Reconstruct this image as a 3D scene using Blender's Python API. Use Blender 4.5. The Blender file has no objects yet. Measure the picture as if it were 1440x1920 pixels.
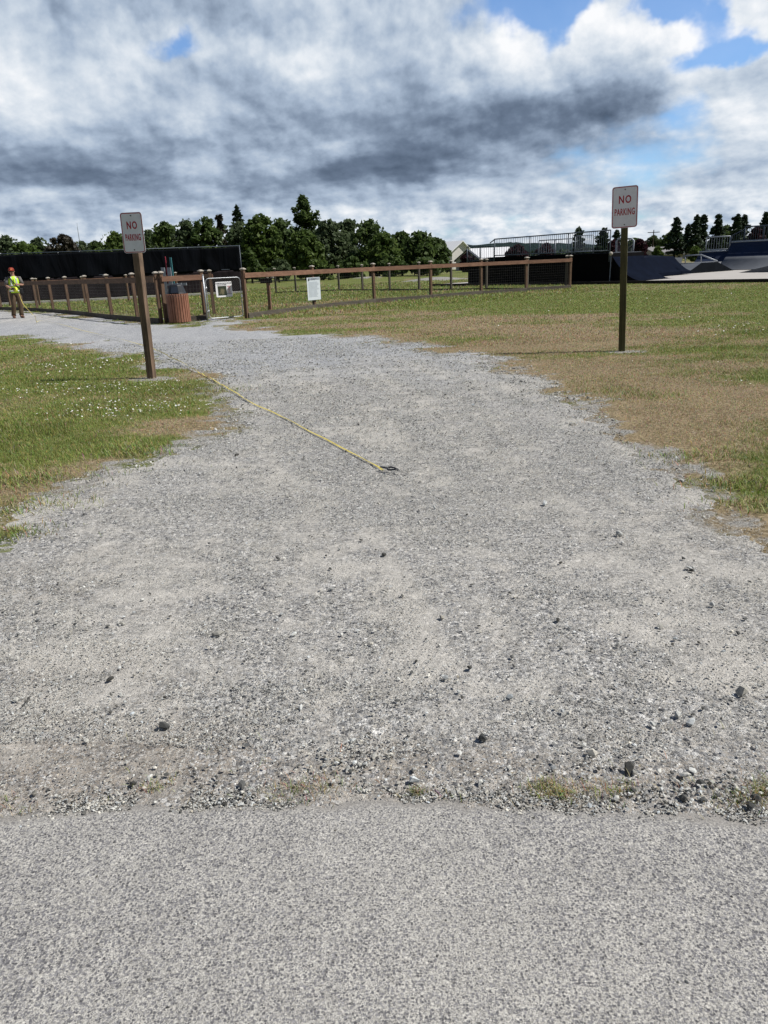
import bpy, bmesh, math, random
import numpy as np
from mathutils import Vector, Matrix
rng = np.random.default_rng(7); random.seed(7)
SC = bpy.context.scene; COL = SC.collection
R = math.radians
# ---------------------------------------------------------------- camera
CAMH = 1.3; FPX = 1387.0; PITCH = R(18.44); ROLL = math.atan(.0425)
_f = Vector((0, math.cos(PITCH), -math.sin(PITCH))); _u0 = Vector((0, math.sin(PITCH), math.cos(PITCH))); _r0 = Vector((1, 0, 0))
_u = _u0 * math.cos(ROLL) + _r0 * math.sin(ROLL); _r = _r0 * math.cos(ROLL) - _u0 * math.sin(ROLL)
CP = Vector((0, 0, CAMH))
def ray(px, py):
    return (_f + _r * ((px - 720) / FPX) + _u * ((960 - py) / FPX))
def G(px, py, z=0.0):            # pixel of the photograph -> point on the plane z
    d = ray(px, py); t = (z - CAMH) / d.z
    return CP + d * t
def AT(px, py, dist):            # pixel -> point at forward distance dist
    d = ray(px, py); return CP + d * (dist / d.y)
def HIT(px, py, p0, n):          # pixel -> point on a vertical plane
    d = ray(px, py); t = (Vector(p0) - CP).dot(n) / d.dot(n)
    return CP + d * t
def horizon(px): return 497.3 - .0425 * (px - 720)
cam = bpy.data.cameras.new('camera'); cam.sensor_fit = 'VERTICAL'; cam.sensor_height = 36; cam.lens = 36 * FPX / 1920
cam.clip_end = 12000; cam.clip_start = .02
co = bpy.data.objects.new('camera', cam); COL.objects.link(co); SC.camera = co
M = Matrix.Identity(4)
for i in range(3):
    M[i][0] = _r[i]; M[i][1] = _u[i]; M[i][2] = -_f[i]; M[i][3] = CP[i]
co.matrix_world = M
# ---------------------------------------------------------------- node helpers
class NB:
    def __init__(s, nt): s.nt = nt; nt.nodes.clear()
    def node(s, t, **kw):
        n = s.nt.nodes.new(t)
        for k, v in kw.items(): setattr(n, k, v)
        return n
    def put(s, sock, v):
        if isinstance(v, E): v = v.s
        if isinstance(v, bpy.types.NodeSocket): s.nt.links.new(v, sock)
        elif isinstance(v, (tuple, list)) and sock.type == 'RGBA' and len(v) == 3: sock.default_value = (*v, 1)
        else: sock.default_value = v
    def math(s, op, a, b=None, c=None, clamp=False):
        n = s.node('ShaderNodeMath', operation=op, use_clamp=clamp)
        for i, v in enumerate((a, b, c)):
            if v is not None: s.put(n.inputs[i], v)
        return E(s, n.outputs[0])
    def vmath(s, op, a, b=None, scale=None):
        n = s.node('ShaderNodeVectorMath', operation=op)
        s.put(n.inputs[0], a)
        if b is not None: s.put(n.inputs[1], b)
        if scale is not None: s.put(n.inputs['Scale'], scale)
        return E(s, n.outputs[0])
    def noise(s, vec, scale, detail=4, rough=.5, dist=0, lac=2.0, color=False):
        n = s.node('ShaderNodeTexNoise'); s.put(n.inputs['Vector'], vec)
        for k, v in (('Scale', scale), ('Detail', detail), ('Roughness', rough), ('Distortion', dist), ('Lacunarity', lac)): s.put(n.inputs[k], v)
        return E(s, n.outputs['Color' if color else 'Fac'])
    def voro(s, vec, scale, feature='F1', rnd=1):
        n = s.node('ShaderNodeTexVoronoi', feature=feature); s.put(n.inputs['Vector'], vec); s.put(n.inputs['Scale'], scale); s.put(n.inputs['Randomness'], rnd)
        return n
    def ramp(s, fac, stops, interp='LINEAR'):
        n = s.node('ShaderNodeValToRGB'); cr = n.color_ramp; cr.interpolation = interp
        while len(cr.elements) < len(stops): cr.elements.new(.5)
        for e, (p, c) in zip(cr.elements, stops):
            e.position = p; e.color = (*c, 1) if isinstance(c, (tuple, list)) else (c, c, c, 1)
        s.put(n.inputs[0], fac); return E(s, n.outputs[0])
    def mix(s, fac, a, b, mode='MIX'):
        n = s.node('ShaderNodeMix', data_type='RGBA', blend_type=mode)
        s.put(n.inputs[0], fac); s.put(n.inputs[6], a); s.put(n.inputs[7], b); return E(s, n.outputs[2])
    def step(s, x, a, b):
        n = s.node('ShaderNodeMapRange', interpolation_type='SMOOTHSTEP')
        s.put(n.inputs[0], x); n.inputs[1].default_value = a; n.inputs[2].default_value = b; return E(s, n.outputs[0])
    def xyz(s, v):
        n = s.node('ShaderNodeSeparateXYZ'); s.put(n.inputs[0], v); return [E(s, o) for o in n.outputs]
    def comb(s, x, y, z=0):
        n = s.node('ShaderNodeCombineXYZ'); s.put(n.inputs[0], x); s.put(n.inputs[1], y); s.put(n.inputs[2], z); return E(s, n.outputs[0])
    def attr(s, name, out='Fac'):
        n = s.node('ShaderNodeAttribute', attribute_name=name); return E(s, n.outputs[out])
    def pos(s):
        n = s.node('ShaderNodeNewGeometry'); return E(s, n.outputs['Position'])
    def objc(s):
        n = s.node('ShaderNodeTexCoord'); return E(s, n.outputs['Object'])
    def bump(s, h, strength=.5, dist=.01):
        n = s.node('ShaderNodeBump'); s.put(n.inputs['Strength'], strength); s.put(n.inputs['Distance'], dist); s.put(n.inputs['Height'], h); return E(s, n.outputs[0])
class E:
    def __init__(e, b, s): e.b = b; e.s = s
    def __add__(e, o): return e.b.math('ADD', e, o)
    __radd__ = __add__
    def __sub__(e, o): return e.b.math('SUBTRACT', e, o)
    def __rsub__(e, o): return e.b.math('SUBTRACT', o, e)
    def __mul__(e, o): return e.b.math('MULTIPLY', e, o)
    __rmul__ = __mul__
    def __truediv__(e, o): return e.b.math('DIVIDE', e, o)
    def __rtruediv__(e, o): return e.b.math('DIVIDE', o, e)
    def clamp(e): return e.b.math('ADD', e, 0.0, clamp=True)
MATS = {}
def material(name, fn):
    m = bpy.data.materials.new(name); m.use_nodes = True
    b = NB(m.node_tree)
    out = b.node('ShaderNodeOutputMaterial'); p = b.node('ShaderNodeBsdfPrincipled')
    b.nt.links.new(p.outputs[0], out.inputs[0]); b.P = p; b.out = out
    def setp(**kw):
        for k, v in kw.items(): b.put(p.inputs[{'color': 'Base Color', 'rough': 'Roughness', 'metal': 'Metallic', 'normal': 'Normal', 'spec': 'Specular IOR Level', 'alpha': 'Alpha', 'trans': 'Transmission Weight'}[k]], v)
    b.set = setp; fn(b); MATS[name] = m; return m
def plain(name, col, rough=.7, metal=0, var=.25, scale=6, spec=.4, bump=0):
    def fn(b):
        c = b.objc(); n = b.noise(c, scale, 5, .65)
        k = b.ramp(n, [(.25, 1 - var), (.75, 1 + var)])
        b.set(color=b.mix(1, tuple(col), k, 'MULTIPLY'), rough=rough, metal=metal, spec=spec)
        if bump: b.set(normal=b.bump(b.noise(c, scale * 6, 4), bump, .01))
    return material(name, fn)
# ---------------------------------------------------------------- mesh helpers
class MB:
    def __init__(s): s.v = []; s.f = []
    def add(s, vs, fs):
        o = len(s.v); s.v += [tuple(v) for v in vs]; s.f += [tuple(i + o for i in f) for f in fs]
    def box(s, c, size, ax=None):
        c = Vector(c); ax = ax or (Vector((1, 0, 0)), Vector((0, 1, 0)), Vector((0, 0, 1)))
        hx, hy, hz = [a * (k / 2) for a, k in zip(ax, size)]
        vs = [c + hx * i + hy * j + hz * k for k in (-1, 1) for j in (-1, 1) for i in (-1, 1)]
        s.add(vs, [(0, 2, 3, 1), (4, 5, 7, 6), (0, 1, 5, 4), (2, 6, 7, 3), (0, 4, 6, 2), (1, 3, 7, 5)])
    def beam(s, a, b, w, h, up=Vector((0, 0, 1))):      # a box from a to b, w across, h along up
        a = Vector(a); b = Vector(b); d = b - a; L = d.length; d.normalize()
        side = d.cross(up).normalized(); u = side.cross(d).normalized()
        s.box((a + b) / 2, (L, w, h), (d, side, u))
    def tube(s, pts, r, n=8, cap=True):
        pts = [Vector(p) for p in pts]; rs = r if isinstance(r, (list, tuple)) else [r] * len(pts)
        o = len(s.v); prev = None
        for i, p in enumerate(pts):
            d = (pts[min(i + 1, len(pts) - 1)] - pts[max(i - 1, 0)]).normalized()
            if prev is None:
                a = d.cross(Vector((0, 0, 1)))
                if a.length < .1: a = d.cross(Vector((1, 0, 0)))
            else: a = prev - d * prev.dot(d)
            a.normalize(); prev = a; b = d.cross(a)
            for k in range(n):
                t = 2 * math.pi * k / n; s.v.append(tuple(p + (a * math.cos(t) + b * math.sin(t)) * rs[i]))
        for i in range(len(pts) - 1):
            for k in range(n):
                k2 = (k + 1) % n; s.f.append((o + i * n + k, o + i * n + k2, o + (i + 1) * n + k2, o + (i + 1) * n + k))
        if cap:
            s.f.append(tuple(o + k for k in range(n))[::-1]); s.f.append(tuple(o + (len(pts) - 1) * n + k for k in range(n)))
    def rings(s, rings, cap=True):                      # loft of rings with equal counts
        o = len(s.v); n = len(rings[0])
        for rg in rings: s.v += [tuple(p) for p in rg]
        for i in range(len(rings) - 1):
            for k in range(n):
                k2 = (k + 1) % n; s.f.append((o + i * n + k, o + i * n + k2, o + (i + 1) * n + k2, o + (i + 1) * n + k))
        if cap:
            s.f.append(tuple(o + k for k in range(n))[::-1]); s.f.append(tuple(o + (len(rings) - 1) * n + k for k in range(n)))
    def prism(s, poly, d):                              # polygon (3-D points) extruded by vector d
        n = len(poly); poly = [Vector(p) for p in poly]; d = Vector(d)
        s.add(poly + [p + d for p in poly], [tuple(range(n)), tuple(range(2 * n - 1, n - 1, -1))] + [(i, (i + 1) % n + 0, (i + 1) % n + n, i + n)[::-1] for i in range(n)])
    def build(s, name, mat, parent=None, smooth=False, bevel=0):
        me = bpy.data.meshes.new(name); me.from_pydata(s.v, [], s.f); me.update()
        bm = bmesh.new(); bm.from_mesh(me); bmesh.ops.recalc_face_normals(bm, faces=bm.faces); bm.to_mesh(me); bm.free()
        me.materials.append(MATS[mat])
        if smooth: me.polygons.foreach_set('use_smooth', [True] * len(me.polygons))
        o = bpy.data.objects.new(name, me); COL.objects.link(o)
        if parent: set_parent(o, parent)
        if bevel:
            md = o.modifiers.new('bevel', 'BEVEL'); md.width = bevel; md.segments = 2; md.limit_method = 'ANGLE'
        return o
def set_parent(o, p):
    o.parent = p; o.matrix_parent_inverse = world_of(p).inverted()
def world_of(p):
    m = p.matrix_basis.copy()
    if p.parent: m = world_of(p.parent) @ p.matrix_parent_inverse @ m
    return m
def empty(name, loc, label=None, cat=None, group=None):
    o = bpy.data.objects.new(name, None); o.location = loc; COL.objects.link(o); o.empty_display_size = .2
    tag(o, label, cat, group); return o
def tag(o, label=None, cat=None, group=None, kind=None):
    if label: o['label'] = label
    if cat: o['category'] = cat
    if group: o['group'] = group
    if kind: o['kind'] = kind
    return o
def npmesh(name, V, F, mat, attrs=None, smooth=False, nper=None):
    """V (n,3); F (m,k) quads or triangles, or flat loop array with nper list"""
    me = bpy.data.meshes.new(name); V = np.asarray(V, np.float32)
    me.vertices.add(len(V)); me.vertices.foreach_set('co', V.ravel())
    if nper is None:
        k = F.shape[1]; tot = np.full(len(F), k, np.int32); loops = F.ravel().astype(np.int32)
    else: tot = nper.astype(np.int32); loops = F.astype(np.int32)
    start = np.concatenate([[0], np.cumsum(tot)[:-1]]).astype(np.int32)
    me.loops.add(len(loops)); me.loops.foreach_set('vertex_index', loops)
    me.polygons.add(len(tot)); me.polygons.foreach_set('loop_start', start)
    me.polygons.foreach_set('use_smooth', np.full(len(tot), smooth))
    me.update(calc_edges=True)
    for an, av in (attrs or {}).items():
        av = np.asarray(av, np.float32)
        if av.ndim == 1: a = me.attributes.new(an, 'FLOAT', 'POINT'); a.data.foreach_set('value', av)
        else:
            a = me.attributes.new(an, 'FLOAT_COLOR', 'POINT')
            if av.shape[1] == 3: av = np.concatenate([av, np.ones((len(av), 1), np.float32)], 1)
            a.data.foreach_set('color', av.ravel())
    me.materials.append(MATS[mat])
    o = bpy.data.objects.new(name, me); COL.objects.link(o); return o
# ---------------------------------------------------------------- numpy noise
def _h(ix, iy, s):
    h = (ix * 374761393 + iy * 668265263 + s * 974634777) & 0xffffffff
    h = ((h ^ (h >> 13)) * 1274126177) & 0xffffffff
    h ^= h >> 16
    return (h & 0xffff) / 65535.0
def vnoise(x, y, s=0):
    ix = np.floor(x).astype(np.int64); iy = np.floor(y).astype(np.int64); fx = x - ix; fy = y - iy
    fx = fx * fx * fx * (fx * (fx * 6 - 15) + 10); fy = fy * fy * fy * (fy * (fy * 6 - 15) + 10)
    a = _h(ix, iy, s); b = _h(ix + 1, iy, s); c = _h(ix, iy + 1, s); d = _h(ix + 1, iy + 1, s)
    return (a * (1 - fx) + b * fx) * (1 - fy) + (c * (1 - fx) + d * fx) * fy
def fbm(x, y, s=0, o=4, g=.5):
    t = 0; a = 1; n = 0
    for i in range(o):
        t = t + a * vnoise(x * 2 ** i + 17.3 * i, y * 2 ** i - 9.1 * i, s + i); n += a; a *= g
    return t / n
def sdpoly(X, Y, P):             # signed distance, positive inside
    P = np.array(P); d = np.full(X.shape, 1e9); ins = np.zeros(X.shape, bool)
    for i in range(len(P)):
        a = P[i]; b = P[(i + 1) % len(P)]; ex, ey = b - a; wx = X - a[0]; wy = Y - a[1]
        t = np.clip((wx * ex + wy * ey) / (ex * ex + ey * ey + 1e-12), 0, 1)
        d = np.minimum(d, (wx - ex * t) ** 2 + (wy - ey * t) ** 2)
        c = ((a[1] > Y) != (b[1] > Y)) & (X < ex * (Y - a[1]) / (ey if abs(ey) > 1e-12 else 1e-12) + a[0])
        ins ^= c
    return np.where(ins, 1, -1) * np.sqrt(d)
# ---------------------------------------------------------------- light
SUN_EL = R(52); SUN_AZ = R(97)             # azimuth clockwise from +y (the view direction)
sd_ = Vector((math.sin(SUN_AZ) * math.cos(SUN_EL), math.cos(SUN_AZ) * math.cos(SUN_EL), math.sin(SUN_EL)))
sl = bpy.data.lights.new('sun', 'SUN'); sl.energy = 5.0; sl.angle = R(.53); sl.color = (1, .955, .89)
so = bpy.data.objects.new('sun', sl); COL.objects.link(so); so.rotation_euler = (-sd_).to_track_quat('-Z', 'Y').to_euler()
SC.view_settings.view_transform = 'Standard'; SC.view_settings.look = 'None'; SC.view_settings.exposure = .12; SC.view_settings.gamma = 1
W = bpy.data.worlds.new('World'); SC.world = W; W.use_nodes = True; W.cycles.sampling_method = 'MANUAL'; W.cycles.sample_map_resolution = 256
def sky(b):
    out = b.node('ShaderNodeOutputWorld'); nis = b.node('ShaderNodeTexSky', sky_type='NISHITA', sun_disc=False)
    nis.sun_elevation = SUN_EL; nis.sun_rotation = SUN_AZ; nis.air_density = 1.0; nis.dust_density = .3; nis.ozone_density = 1.5
    tc = b.node('ShaderNodeTexCoord'); d = b.vmath('NORMALIZE', E(b, tc.outputs['Generated'])); x, y, z = b.xyz(d)
    az = b.math('ARCTAN2', x, y); el = b.math('ARCSINE', z); zc = b.math('MAXIMUM', z, 0.0)
    zq = zc + .06
    P = b.comb(az * 5.0, b.math('LOGARITHM', zq, 2.718) * 1.75, 3.7); far = b.step(el, .13, .02)
    w = b.noise(P, 1.3, 5, .6, 0, 2.0, True); wx, wy, wz = b.xyz(w)
    az2 = az + (wx - .5) * .15 ; el2 = el + (wy - .5) * b.math('MULTIPLY_ADD', zc, .4, .015)
    def blob(px, py, rx, ry, rot=0, A=None, L=None):
        v = ray(px, py).normalized(); a0 = math.atan2(v.x, v.y); e0 = math.asin(v.z)
        rx /= FPX; ry /= FPX; rot = R(rot) ; A = A or az2; L = L or el2
        da = A - a0; de = L - e0; c, s = math.cos(rot), math.sin(rot)
        u = (da * (c / rx) + de * (s / rx)); t = (de * (c / ry) - da * (s / ry))
        q = u * u + t * t
        return b.math('POWER', 2.718, q * -1.0)
    def total(lst, **k):
        t = None
        for *g, wgt in lst:
            q = blob(*g, **k) * wgt; t = q if t is None else t + q
        return t
    # puffy relief, lit from the upper right
    def puff(Q):
        a = b.noise(Q, 1.25, 7, .55, .1); c = b.noise(b.vmath('MULTIPLY', Q, (3.0, 1.6, 1)), 1.25, 6, .56, .1)
        return a * (1 - far * .75) + c * (far * .75)
    n1 = puff(P); n2 = puff(b.vmath('ADD', P, (.06, .07, 0)))
    Pf = b.vmath('MULTIPLY', P, (1.15, 1.0, 1)); fine = b.noise(Pf, 4.2, 5, .5, 0); fine2 = b.noise(b.vmath('ADD', Pf, (.03, .045, 0)), 4.2, 5, .5, 0)
    rel = (n1 - n2)
    dark = [(60, 300, 330, 62, 0, .62), (330, 345, 230, 40, 0, .40), (650, 235, 260, 70, -3, .36), (960, 250, 250, 52, 6, .66), (1110, 195, 170, 52, 18, .32),
            (720, 325, 180, 22, 0, .38), (330, 30, 200, 48, -18, .36), (560, 60, 230, 60, -6, .22), (60, 400, 120, 16, 0, .35), (1090, 358, 60, 12, 0, .22), (1370, 320, 130, 14, 3, .34), (190, 250, 260, 40, -14, .2),
            (110, 435, 60, 12, 0, .3), (780, 150, 90, 60, 30, .12), (470, 300, 140, 25, 0, .2), (930, 385, 150, 10, 0, .12), (600, 380, 90, 9, 0, .2)]
    lite = [(70, 190, 190, 50, -22, .30), (260, 80, 70, 50, 0, .24), (440, 105, 110, 32, -8, .34), (590, 105, 70, 32, 0, .36), (1150, 60, 150, 42, -6, .36), (980, 110, 110, 70, -20, .28), (1290, 130, 60, 60, 0, .30),
            (1130, 242, 90, 14, 4, .26), (380, 325, 70, 24, 0, .42), (390, 235, 60, 25, 0, .3), (560, 290, 120, 16, 6, .34), (90, 378, 90, 16, 0, .30), (1390, 240, 100, 34, 0, .26), (1400, 60, 90, 40, 20, .25), (900, 60, 60, 40, -30, .2),
            (330, 385, 50, 12, 0, .3), (985, 408, 34, 12, 0, .35), (680, 400, 60, 10, 0, .26), (1170, 320, 80, 14, -20, .22), (640, 455, 900, 24, 0, .08), (1330, 380, 240, 30, 0, .08), (1060, 420, 60, 9, 0, .2)]
    S = .61 - total(dark) * .70 + total(lite) * (1 - far * .45) + (n1 - .5) * (1.0 + far * .15) * .74 + far * .12 + rel * (1 + far * .5) * 1.3 + ((fine - .5) * .22 + (fine - fine2) * .55) * (1 - far * .3)
    cl = b.ramp(S * .80 + .16, [(0, (.085, .12, .18)), (.2, (.15, .20, .285)), (.36, (.25, .32, .43)), (.52, (.40, .49, .62)), (.68, (.58, .66, .76)), (.84, (.78, .83, .89)), (1, (.97, .98, 1.0))])
    hol = [(1010, -5, 130, 34, 5, 1.25), (1090, 30, 60, 26, 30, .7), (1340, 40, 70, 26, -20, .75), (1360, 105, 110, 22, 8, 1.1), (1270, 10, 60, 30, 0, .8), (312, 100, 46, 22, 10, .85), (1290, 210, 70, 30, 0, .55), (1040, 290, 50, 20, 0, .25), (940, 345, 300, 40, 0, .25), (1240, 300, 150, 60, 0, .38), (880, 425, 400, 24, 0, .34)]
    H = total(hol) + (n1 - .5) * -1.3 + (fine - .5) * -.7
    gen = b.step(el, .30, .50)                      # overhead, outside the picture: cloud opened to blue to weaken overhead light
    H = H + gen * 1.1
    hole = b.step(H, .28, .85)
    dim = b.math('MULTIPLY_ADD', b.step(y, .15, .6) * b.step(el, .55, .33), .62, .38)   # sky overhead and behind the camera dimmed to lower the fill light
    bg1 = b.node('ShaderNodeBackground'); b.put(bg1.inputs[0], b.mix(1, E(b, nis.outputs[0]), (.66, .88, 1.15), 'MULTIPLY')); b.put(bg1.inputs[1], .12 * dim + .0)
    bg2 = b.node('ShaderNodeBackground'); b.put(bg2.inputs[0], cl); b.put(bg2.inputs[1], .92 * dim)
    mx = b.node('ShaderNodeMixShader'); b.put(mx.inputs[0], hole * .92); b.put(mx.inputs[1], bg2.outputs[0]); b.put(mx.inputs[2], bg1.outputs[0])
    b.put(out.inputs[0], mx.outputs[0])
sky(NB(W.node_tree))
# ---------------------------------------------------------------- ground masks
def GL(lst): return [tuple(G(*p)[:2]) for p in lst]
path_px = [(-3000, 2200), (-700, 1420), (-200, 1090), (0, 1008), (40, 955), (90, 925), (150, 893), (215, 868), (285, 856), (335, 824), (385, 797), (415, 768), (436, 746), (425, 722), (400, 706), (355, 692),
           (318, 690), (296, 684), (262, 668), (215, 661), (165, 649), (118, 642), (60, 637), (0, 631), (-300, 622), (-1200, 640), (-1200, 600), (-300, 578), (0, 583), (101, 588), (170, 594), (259, 602), (310, 609),
           (345, 612), (372, 603), (390, 598), (440, 599), (462, 602), (430, 610), (480, 620), (560, 628), (660, 635), (740, 643), (800, 652), (868, 662), (930, 678), (985, 698), (1040, 722), (1080, 748),
           (1120, 785), (1180, 838), (1240, 862), (1290, 892), (1345, 912), (1400, 962), (1440, 992), (1600, 1080), (2100, 1320), (4200, 2200)]
PATH = GL(path_px)
def gx(px, py): p = G(px, py); return p.x, p.y
def gblobs(X, Y, lst):           # lst: px, py, rx (m), ry (m), weight
    t = 0
    for px, py, rx, ry, w in lst:
        cx, cy = gx(px, py); t = t + w * np.exp(-((X - cx) / rx) ** 2 - ((Y - cy) / ry) ** 2)
    return t
def pathf(X, Y):                 # > 0 on the gravel
    d = sdpoly(X, Y, PATH); k = np.clip(Y / 8, .6, 3)
    return d + ((fbm(X / .8, Y / .7, 11, 4) - .5) * .95 + (fbm(X / .16, Y / .13, 21, 4) - .5) * .62) * k
def dryf(X, Y):                  # 0 green .. 1 straw
    d = sdpoly(X, Y, PATH)
    t = .22 + np.exp(-np.abs(d) / .45) * .40 + (fbm(X / 1.6, Y / 1.1, 31, 5) - .5) * 1.5 + (fbm(X / .35, Y / .3, 41, 3) - .5) * .45
    t += gblobs(X, Y, [(1150, 690, 2.6, 1.6, .7), (1060, 640, 2.6, 1.6, .65), (1350, 740, 1.3, .9, .5), (1230, 800, 1.2, .7, .55), (900, 610, 4, 3, .5), (760, 585, 4, 3, .55), (990, 600, 4, 3, .25), (560, 600, 2, 1.2, .25), (1400, 860, .7, .4, .3), (520, 572, 3, 2, .45), (610, 570, 3, 2, .3),
                       (220, 800, .9, .55, .42), (110, 870, .7, .35, .35), (1300, 560, 9, 4, -.55), (1150, 565, 4, 2, -.2), (120, 720, 1.8, 1.1, -.25), (60, 800, .8, .4, -.3), (330, 725, .8, .5, -.25), (280, 765, .8, .4, -.2), (260, 830, .22, .16, -.6), (30, 860, .5, .3, -.4),
                       (960, 560, 5, 3, -.1), (330, 606, 1.2, .6, -.9), (640, 545, 12, 5, -.25), (150, 570, 8, 3, .0), (1440, 700, 1.5, 1.0, -.35), (1420, 910, .6, .35, -.3)])
    return np.clip(t, 0, 1)
def hgt(X, Y):
    z = (fbm(X / 3.1, Y / 3.1, 51, 3) - .5) * .05 * np.clip(Y / 6, .15, 1)
    z = z + gblobs(X, Y, [(815, 527, 2.2, 2.0, .30), (690, 524, 2.6, 2.2, .32), (640, 522, 3, 2, .22), (850, 522, 2, 2, .22)])
    return z
def wgrid(ys, ss):
    Yg, S = np.meshgrid(ys, ss, indexing='ij'); X = (np.abs(Yg) + 1.6) * S; return X, Yg
def gridfaces(ny, nx):
    i = np.arange(ny - 1)[:, None] * nx + np.arange(nx - 1)[None]; i = i.ravel()
    return np.stack([i, i + 1, i + nx + 1, i + nx], 1)
def sheet(name, ys, ss, zf, mat, attrs, keep=None):
    X, Y = wgrid(ys, ss); x, y = X.ravel(), Y.ravel(); z = zf(x, y); F = gridfaces(*X.shape)
    at = {k: f(x, y) for k, f in attrs.items()}
    if keep is not None:
        kv = keep(x, y); F = F[kv[F].any(1)]
        use = np.zeros(len(x), bool); use[F] = True; idx = np.cumsum(use) - 1
        F = idx[F]; x, y, z = x[use], y[use], z[use]; at = {k: v[use] for k, v in at.items()}
    return npmesh(name, np.stack([x, y, z], 1), F, mat, at, True)
ROADY = 1.5
def roadf(X, Y):                 # > 0 on the asphalt
    y0 = 1.538 - .075 * X - .055 * np.clip(X, -1.5, 1.5) ** 2 
    return y0 - Y + (fbm(X / .25, Y / .1, 61, 3) - .5) * .025 + (fbm(X / .035, Y / .035, 62, 3) - .5) * .03
def baref(X, Y): return np.clip(np.exp(-np.abs(pathf(X, Y)) / (.16 + Y * .025)) * .75 + gblobs(X, Y, [(815, 527, 2.6, 2.6, 1.2), (690, 524, 2.6, 2.4, .9), (850, 524, 3, 3, .8), (560, 566, 1.6, .5, .7), (610, 569, 1.6, .5, .6), (520, 565, 1.4, .4, .6), (620, 545, 3, .8, .3)]) + (fbm(X / .5, Y / .5, 71, 4) - .5) * .7 + (fbm(X / .12, Y / .12, 72, 3) - .5) * .7 - .12
                                + np.exp(-((X - gx(285, 711)[0]) / .3) ** 2 - ((Y - gx(285, 711)[1]) / .22) ** 2) * 1.3 + np.exp(-((X - gx(1170, 658)[0]) / .33) ** 2 - ((Y - gx(1170, 658)[1]) / .2) ** 2) * 1.2 , 0, 1)
# ---------------------------------------------------------------- ground materials
def m_lawn(b):
    p = b.pos(); dry = b.attr('dry'); bare = b.attr('bare')
    n = b.noise(p, 5, 6, .7); n2 = b.noise(p, 38, 5, .7); n3 = b.noise(b.vmath('MULTIPLY', p, (1, .45, 1)), 1.3, 6, .65)
    green = b.ramp(n2 * .6 + n * .4, [(.3, (.05, .066, .016)), (.5, (.125, .148, .038)), (.7, (.22, .235, .075))])
    straw = b.ramp(n2 * .8 + n * .2, [(.36, (.075, .058, .032)), (.48, (.20, .155, .092)), (.62, (.36, .29, .18))])
    soil = b.ramp(b.noise(p, 75, 4, .8), [(.35, (.10, .095, .085)), (.5, (.26, .25, .23)), (.65, (.44, .43, .40))])
    k = (dry + (n - .5) * 1.1 + (n3 - .5) * .8); c = b.mix(b.step(k, .2, .8), green, straw)
    c = b.mix(b.step(bare + (n2 - .5) * .7, .35, .65), c, soil)
    b.set(color=c, rough=.95, spec=.15, normal=b.bump(n2, .7, .02))
material('lawn', m_lawn)
def m_gravel(b):
    p = b.pos(); x, y, z = b.xyz(p)
    big = b.noise(p, 1.1, 5, .6); mid = b.noise(p, 6, 5, .65); fin = b.noise(p, 60, 4, .7)
    warp = b.vmath('ADD', p, b.vmath('SCALE', b.noise(p, 60, 2, .5, 0, 2, True), scale=.008))
    vs = []
    for sc in (62, 118, 230):
        v = b.voro(warp, sc); c = E(b, v.outputs['Color']); r, g, bl = b.xyz(c); vs.append((E(b, v.outputs['Distance']), r, g, bl))
    # tracks: long streaks of fines between ridges of loose stone
    tr = b.noise(b.comb(x * 2.1 + y * .35, y * .28, 0), 1.0, 4, .55)
    fines = b.step(mid * .45 + big * .35 + tr * .5 + fin * .10, .62, .78)
    dirt = b.attr('dirt')
    def stone(i, lo):
        d, r, g, bl = vs[i]
        col = b.ramp(r, [(0, (.07, .072, .078)), (.3, (.21, .212, .214)), (.6, (.36, .358, .35)), (.85, (.51, .505, .485)), (1, (.66, .65, .62))])
        on = b.math('GREATER_THAN', g, lo) * b.math('LESS_THAN', d, b.math('MULTIPLY_ADD', bl, .35, .34))
        h = b.math('SUBTRACT', .7, d, clamp=True) * on
        return col, on, h
    base = b.ramp(fin * .6 + mid * .4, [(.3, (.29, .275, .245)), (.55, (.44, .42, .38)), (.75, (.55, .528, .48))])
    base = b.mix(dirt * .85, base, (.25, .215, .175))
    c3, o3, h3 = stone(2, .15); c2, o2, h2 = stone(1, .30); c1, o1, h1 = stone(0, .55)
    o3 = o3 * (1 - dirt * .5); k3 = o3 * b.math('SUBTRACT', 1.0, fines * .35); k2 = o2 * b.math('SUBTRACT', 1.0, fines * .6); k1 = o1 * b.math('SUBTRACT', 1.0, fines * .9)
    g1 = b.noise(p, 42, 5, .82); g2 = b.noise(p, 17, 5, .75)
    c = b.mix(k3, base, c3); c = b.mix(k2, c, c2); c = b.mix(k1, c, c1)
    c = b.mix(1, c, b.ramp(g1, [(.36, .62), (.5, 1.0), (.64, 1.4)]), 'MULTIPLY'); c = b.mix(1, c, b.ramp(g2, [(.35, .82), (.65, 1.2)]), 'MULTIPLY')
    pale = b.step(big * .5 + tr * .5 + (mid - .5) * .5 + b.attr('worn') * .22, .50, .66); c = b.mix(pale * .5, c, (.57, .545, .495))
    # bluish grey tones mixed into the far part of the path
    far_blue = b.attr('far_blue'); c = b.mix(far_blue * .62, c, b.mix(b.step(vs[0][1], .2, .9), (.21, .225, .25), (.50, .52, .55)))
    h = h3 * .45 + h2 * .8 * k2 + h1 * 1.2 * k1 + fin * .5 + g1 * 1.2
    b.set(color=c, rough=.92, spec=.25, normal=b.bump(h, .85, .008))
material('gravel', m_gravel)
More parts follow.
